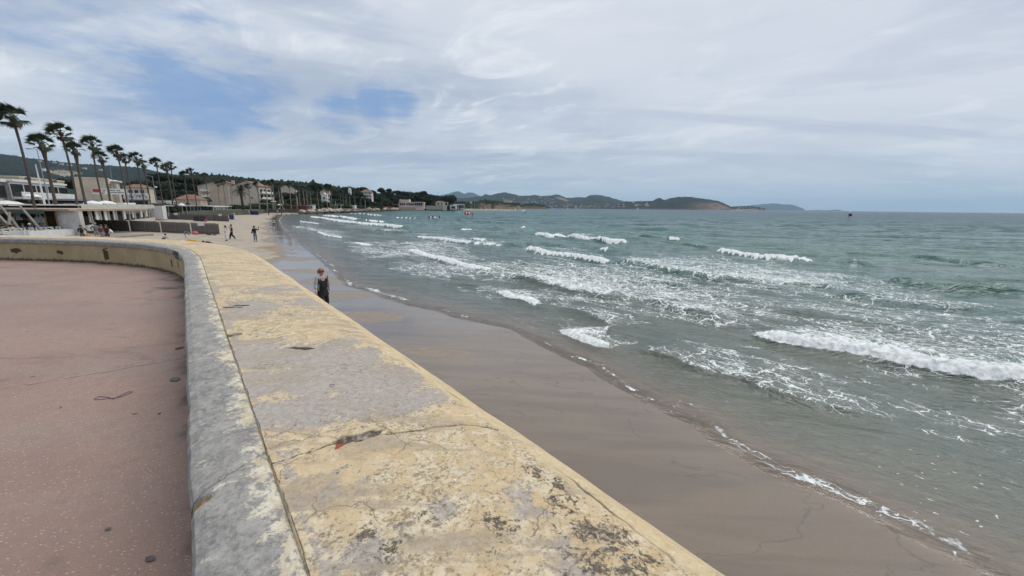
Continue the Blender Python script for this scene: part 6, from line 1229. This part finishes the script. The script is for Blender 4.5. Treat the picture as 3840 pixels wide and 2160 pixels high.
# farther people
for px, py, off, H_, pose, lb, kw in ((634, 824, 1.2, 1.7, walk(.7), 'person in a grey top and jeans walking behind the black windbreak', dict(top=LIL, bottom=JEAN)), (769, 832, 1.4, 1.3, crouch(), 'child in bright pink crouching beside the short black windbreak', dict(top=PNK, bottom=PNK, legs='short')),
        (881, 826, -1.2, 1.68, walk(.6), 'person dressed all in white stooping at the small blue windbreak', dict(top=WHT, bottom=WHT, hat=WHT)), (1008, 808, -.6, 1.7, P_(), 'distant standing person in dark clothes on the sand near the beach end', dict(top=BLK, bottom=BLK)),
        (1057, 808, .4, 1.75, P_(), 'tall distant figure in dark red standing at the beach end by the boulders', dict(top=RUS, bottom=BLK)), (1032, 800, 1.0, 1.7, walk(.6), 'distant walker in a dark coat beside the palm at the beach end', dict(top=BLK, bottom=BLK)),
        (1042, 803, .2, 1.7, P_(), 'distant person in a pale shirt between the two dark figures at the beach end', dict(top=WHT, bottom=JEAN)), (598, 812, .8, 1.7, P_(), 'person in black leaning at the corner of the pale pergola restaurant', dict(top=BLK, bottom=BLK, hat=BLK)),
        (712, 806, -.4, 1.7, P_(), 'person in black behind the rear windbreak, near the draped sheet', dict(top=BLK, bottom=BLK))):
    x, y, z = stand(px, py); person(x, y, z, yawto(x, y, off), H_, pose, lb, sub=1, shoes=None, group='people farther along the beach', **kw)
# diners on the terrace
for px, Y, off, kw, lb in ((4, 38.2, .6, dict(top=RUS, bottom=BLK), 'diner in a rust red top at the far left of the terrace'), (28, 39.6, -.4, dict(top=PLUM, bottom=BLK, hair=HAIRN), 'diner in plum beside the leftmost leaning pole'), (52, 39.8, .3, dict(top=KHA, bottom=BLK, hair=HAIRN), 'diner in khaki under the thin leaning pole'), (56, 38.8, 2.6, dict(top=BLK, bottom=BLK), 'diner in black seen from behind near the driftwood pole'),
        (93, 40.0, .2, dict(top=RUS, bottom=NVY, hair=HAIRR), 'red-haired diner facing the beach, centre of the terrace'), (88, 39.0, 2.9, dict(top=CRM, bottom=NVY), 'diner in a cream yellow top with back to the beach'), (112, 40.2, .4, dict(top=BLK, bottom=BLK), 'diner in black right of the red-haired diner'), (132, 41.0, -.2, dict(top=NVY, bottom=NVY, hair=HAIRN), 'diner in navy before the left picket screen'),
        (158, 41.3, .2, dict(top=NVY, bottom=BLK, hat=WHT), 'diner in a white cap and navy jacket'), (168, 41.9, -.6, dict(top=BLK, bottom=BLK, long_hair=True), 'diner with long dark hair beside the white cap'), (206, 42.0, .1, dict(top=NVY, bottom=BLK), 'diner in navy at the foot of the right picket screen'), (196, 42.3, .8, dict(top=PLUM, bottom=BLK, hair=HAIRN), 'diner in plum at the foot of the right picket screen')):
    X, Y = P(px, Y), Y; person(X, Y, .74, yawto(X, Y, off), 1.7, sit(.47), lb, sub=1, shoes=None, group='diners on the terrace', **kw)
# --- foil boarders and swimmers
def wing(e, c, span, yaw, tilt, mats):
    m = MB(); n_ = 12; le, te = [], []
    for i in range(n_+1):
        t = i/n_*2-1; le.append((t*span/2, abs(t)**2*.55*-1+.35, .28*(1-t*t))); te.append((t*span/2*.92, -.95*(1-abs(t)**2.2)-.25, .10*(1-t*t)+.03))
    for i in range(n_): m.cur = 0 if i % 4 else 1; m.face([le[i], le[i+1], te[i+1], te[i]])
    o = m.build('canopy', mats, e, True); o.modifiers.new('t', 'SOLIDIFY').thickness = .02; o.location = c; o.rotation_euler = (tilt, 0, yaw)
    l = MB().tube(le, [.04+.08*(1-abs(i/n_*2-1)) for i in range(n_+1)], 7).build('leading_edge', mats[0], o, True); return o
REDW = simple('red wing fabric', (.36, .06, .05), .5, .25, 2); DRED = simple('dark red wing fabric', (.15, .02, .018), .5, .3, 2); DKW = simple('dark grey wing fabric', (.03, .045, .055), .5, .3, 2); WW = simple('white wing fabric', (.70, .72, .73), .5, .08, 2)
def foiler(px, py, label, mats, span, wc, wyaw, wtilt, pose=None, yaw=1.2, lift=.35, H_=1.75):
    x, y = at(px, py, .1); e = person(x, y, lift+.08, yaw, H_, pose or P_(kR=(.15, .12, .5), kL=(-.15, .10, .5), aR=(.22, 0, .09), aL=(-.22, 0, .09), tR=(.24, .12, .03), tL=(-.2, .12, .03), eR=(.3, .2, 1.3), wR=(.25, .42, 1.4), hR=(.24, .48, 1.42), eL=(-.3, .2, 1.3), wL=(-.25, .42, 1.4), hL=(-.24, .48, 1.42)), label, top=BLK, bottom=BLK, shoes=None, group='wing foil riders and swimmers')
    b = empty('foil_board', (x, y, 0), yaw+1.57); tag(b, 'board under the '+label.split(' riding')[0].replace('rider', 'rider'), 'board', 'foil boards')
    MB().ball((0, 0, lift), 1.0, 14, 6, (1.05, .33, .06)).build('deck', mats[0], b, True); MB().box(0, 0, -.4, .06, .02, lift+.4).build('mast', BLK, b)
    w_ = empty('wing', (x, y, lift)); tag(w_, 'wing held by the '+label.split(' riding')[0], 'wing', 'foil wings'); wing(w_, wc, span, wyaw, wtilt, mats); return e
foiler(1772, 816, 'wing foil rider in black riding with a red and white wing', [REDW, WW], 3.4, (-2.0, -.2, 1.7), .2, 1.0)
foiler(1971, 803.5, 'wing foil rider riding with a white wing beyond the breakwater tip', [WW, DKW], 4.2, (-1.6, -.3, 2.0), .6, 1.1)
foiler(2231, 795, 'distant wing foil rider riding upright with a dark wing', [DKW, WW], 6.0, (.3, -.3, 3.0), 1.3, 1.3)
foiler(3182, 820, 'nearest right-hand foil rider riding with a dark red upright wing', [DRED, RUS], 4.4, (.1, -.4, 2.1), 1.25, 1.25)
foiler(2744, 799, 'far foil rider riding with a small white and red wing before the cape', [WW, REDW], 5, (0, -.3, 2.0), .2, 1.2)
x, y = at(1648, 818, .1); person(x, y, -.55, 1.2, 1.75, P_(), 'swimmer in black standing waist deep beside a white board', top=BLK, bottom=BLK, shoes=None, group='wing foil riders and swimmers')
o = MB().ball((0, 0, .18), 1.0, 14, 6, (1.15, .35, .14)).build('board', WW, None, True); o.location = (x-1.4, y-.5, 0); tag(o, 'white board floating beside the waist-deep swimmer', 'board')
w_ = empty('wing', (x-2.6, y, 0)); tag(w_, 'dark wing lying on the water left of the waist-deep swimmer', 'wing'); wing(w_, (0, 0, .4), 4.6, .2, .5, [DKW, WW])
x, y = at(1732, 817, .1); person(x, y, -.9, 1.0, 1.75, P_(), 'lone swimmer in black, chest deep between the two wings', top=BLK, bottom=BLK, shoes=None, group='wing foil riders and swimmers')
# --- boats far off
def boat(px, py, Y, L, label, mast=True, sail_=False):
    X, Y_, Z = far(px, py, Y); e = empty('sailing_boat' if mast else 'boat', (X, Y_, 0), .3); tag(e, label, 'boat', 'boats far across the bay'); m = MB(); pr = [(-L/2, .5), (-L/4, 1), (L/4, .95), (L/2, .05)]
    for i in range(3):
        (a, wa), (b, wb) = pr[i], pr[i+1]
        for s_ in (-1, 1): m.face([(a, s_*wa*L*.15, 1.6*L/14), (b, s_*wb*L*.15, 1.6*L/14), (b, s_*wb*L*.10, -.3), (a, s_*wa*L*.10, -.3)][::s_])
        m.face([(a, -wa*L*.15, 1.6*L/14), (b, -wb*L*.15, 1.6*L/14), (b, wb*L*.15, 1.6*L/14), (a, wa*L*.15, 1.6*L/14)])
    m.build('hull', WHITE, e); MB().box(-L*.08, 0, 1.6*L/14, L*.34, L*.17, L*.09, 0, .8).build('cabin', WHITE, e)
    if mast: MB().tube([(0, 0, 1), (0, 0, L*1.2)], [L*.012, L*.006], 5).build('mast', WHITE, e)
    if sail_: m = MB(); m.face([(0, .0, L*.15), (-L*.42, .1, L*.16), (0, 0, L*1.15)]); m.face([(.1, .0, L*.15), (L*.4, .0, L*.14), (.1, 0, L*.95)]); o = m.build('sail', SAIL, e); o.modifiers.new('t', 'SOLIDIFY').thickness = .1
for px, Y, L, mast, sl, lb in ((2053, 2600, 13, True, True, 'white sailing boat at the left end of the far shore moorings'), (2075, 2700, 11, True, False, 'moored sailing boat without sails, second from the left of the moorings'), (2112, 2800, 14, False, False, 'white motor boat moored left of the two larger ones'), (2128, 2750, 20, False, False, 'larger white motor boat in the middle of the moorings'), (2160, 2750, 16, True, True, 'sailing boat at the right end of the moorings'),
                          (2391, 3000, 16, True, True, 'sailing boat off the hamlet on the cape saddle'), (2532, 3200, 11, False, False, 'small white boat under the cape'), (2695, 3200, 12, True, True, 'small sailing boat under the cape cliffs'), (2762, 3300, 15, True, True, 'sailing boat at the tip of the low point'), (3041, 900, 4, False, False, 'tiny dark boat on the open sea below the far island')):
    boat(px, 785, Y, L, lb, mast, sl)

# ------------------------------------------------------------------ small things near the camera
o_ = []
cu = [(352, 1497, .35), (372, 1486, .4), (402, 1489, .42), (425, 1496, .42), (452, 1483, .42), (478, 1469, .42), (497, 1469, .42), (480, 1477, .42), (455, 1487, .42), (430, 1493, .42), (395, 1496, .42), (356, 1499, .42)]
pts = [(*at(a, b, 2.606), 2.606) for a, b, c in cu]; tag(MB().tube(pts, .0022, 5).build('string', simple('purple string', (.06, .03, .09), .7, .2), None, True), 'loop of thin purple string lying on the pink paving', 'string')
def leaf(px, py, z, L, col, label, name='leaf', cat='leaf'):
    x, y = at(px, py, z); m = MB(); n_ = 8; a = random.uniform(0, 3)
    up, dn = [], []
    for i in range(n_+1): t = i/n_; w_ = .28*math.sin(math.pi*t)**.7; up.append((t*L-L/2, w_*L, .002+.02*L*math.sin(t*5))); dn.append((t*L-L/2, -w_*L, .002))
    for i in range(n_): m.face([up[i], up[i+1], ((i+1)/n_*L-L/2, 0, .001), (i/n_*L-L/2, 0, .001)]); m.face([(i/n_*L-L/2, 0, .001), ((i+1)/n_*L-L/2, 0, .001), dn[i+1], dn[i]])
    o = m.build(name, simple(label[:20], col, .8, .3, 30)); o.location = (x, y, z); o.rotation_euler.z = a; tag(o, label, cat)
leaf(405, 1983, 2.606, .03, (.10, .09, .085), 'dark oval leaf on the paving at lower left'); leaf(563, 2095, 2.606, .055, (.095, .075, .075), 'large dark leaf on the paving near the wall, lowest one'); leaf(655, 1422, 2.606, .13, (.10, .11, .10), 'flat grey-green leaf against the foot of the wall')
leaf(672, 1305, 2.606, .10, (.09, .045, .03), 'curled brown bark strip beside the wall'); leaf(228, 1527, 2.606, .02, (.02, .015, .015), 'tiny dark pebble-like seed beside the purple string'); leaf(598, 1550, 2.606, .03, (.08, .07, .06), 'small dark leaf between the string and the wall')
x, y = at(1246, 1446, 3.225); m = MB(); m.tube([(-.016, 0, .003), (0, .002, .004), (.016, -.001, .003)], .0014, 5).tube([(0, .002, .004), (.008, .009, .003)], .001, 5).tube([(-.004, .0, .003), (-.010, -.006, .003)], .001, 5); o = m.build('twig', simple('dark twig', (.06, .045, .035), .9, .2)); o.location = (x, y, 3.226); tag(o, 'tiny dark twig on the grey patch of the parapet', 'twig')
x, y = at(1706, 1806, 3.22); o = MB().ball((0, 0, .001), .0055, 8, 5, (1.3, .9, .5)).build('shell', WHITE, None, True); o.location = (x, y, 3.225); tag(o, 'tiny white shell on the lower right of the parapet', 'shell')
# ------------------------------------------------------------------ air
HZ = 27500; m = MB(); m.box(0, 0, -4.4, 2*HZ, 2*HZ, 700)
def f_haze(n):
    v = n('ShaderNodeVolumePrincipled', {'Color': (.52, .77, 1.0), 'Density': 4.6e-5, 'Anisotropy': .2}, out=0)
    n('ShaderNodeOutputMaterial', {1: v}, out=None)
hm_ = bpy.data.materials.new('sea air'); hm_.use_nodes = True; hm_.node_tree.nodes.clear(); f_haze(N(hm_.node_tree))
tag(m.build('haze', hm_), kind='stuff')
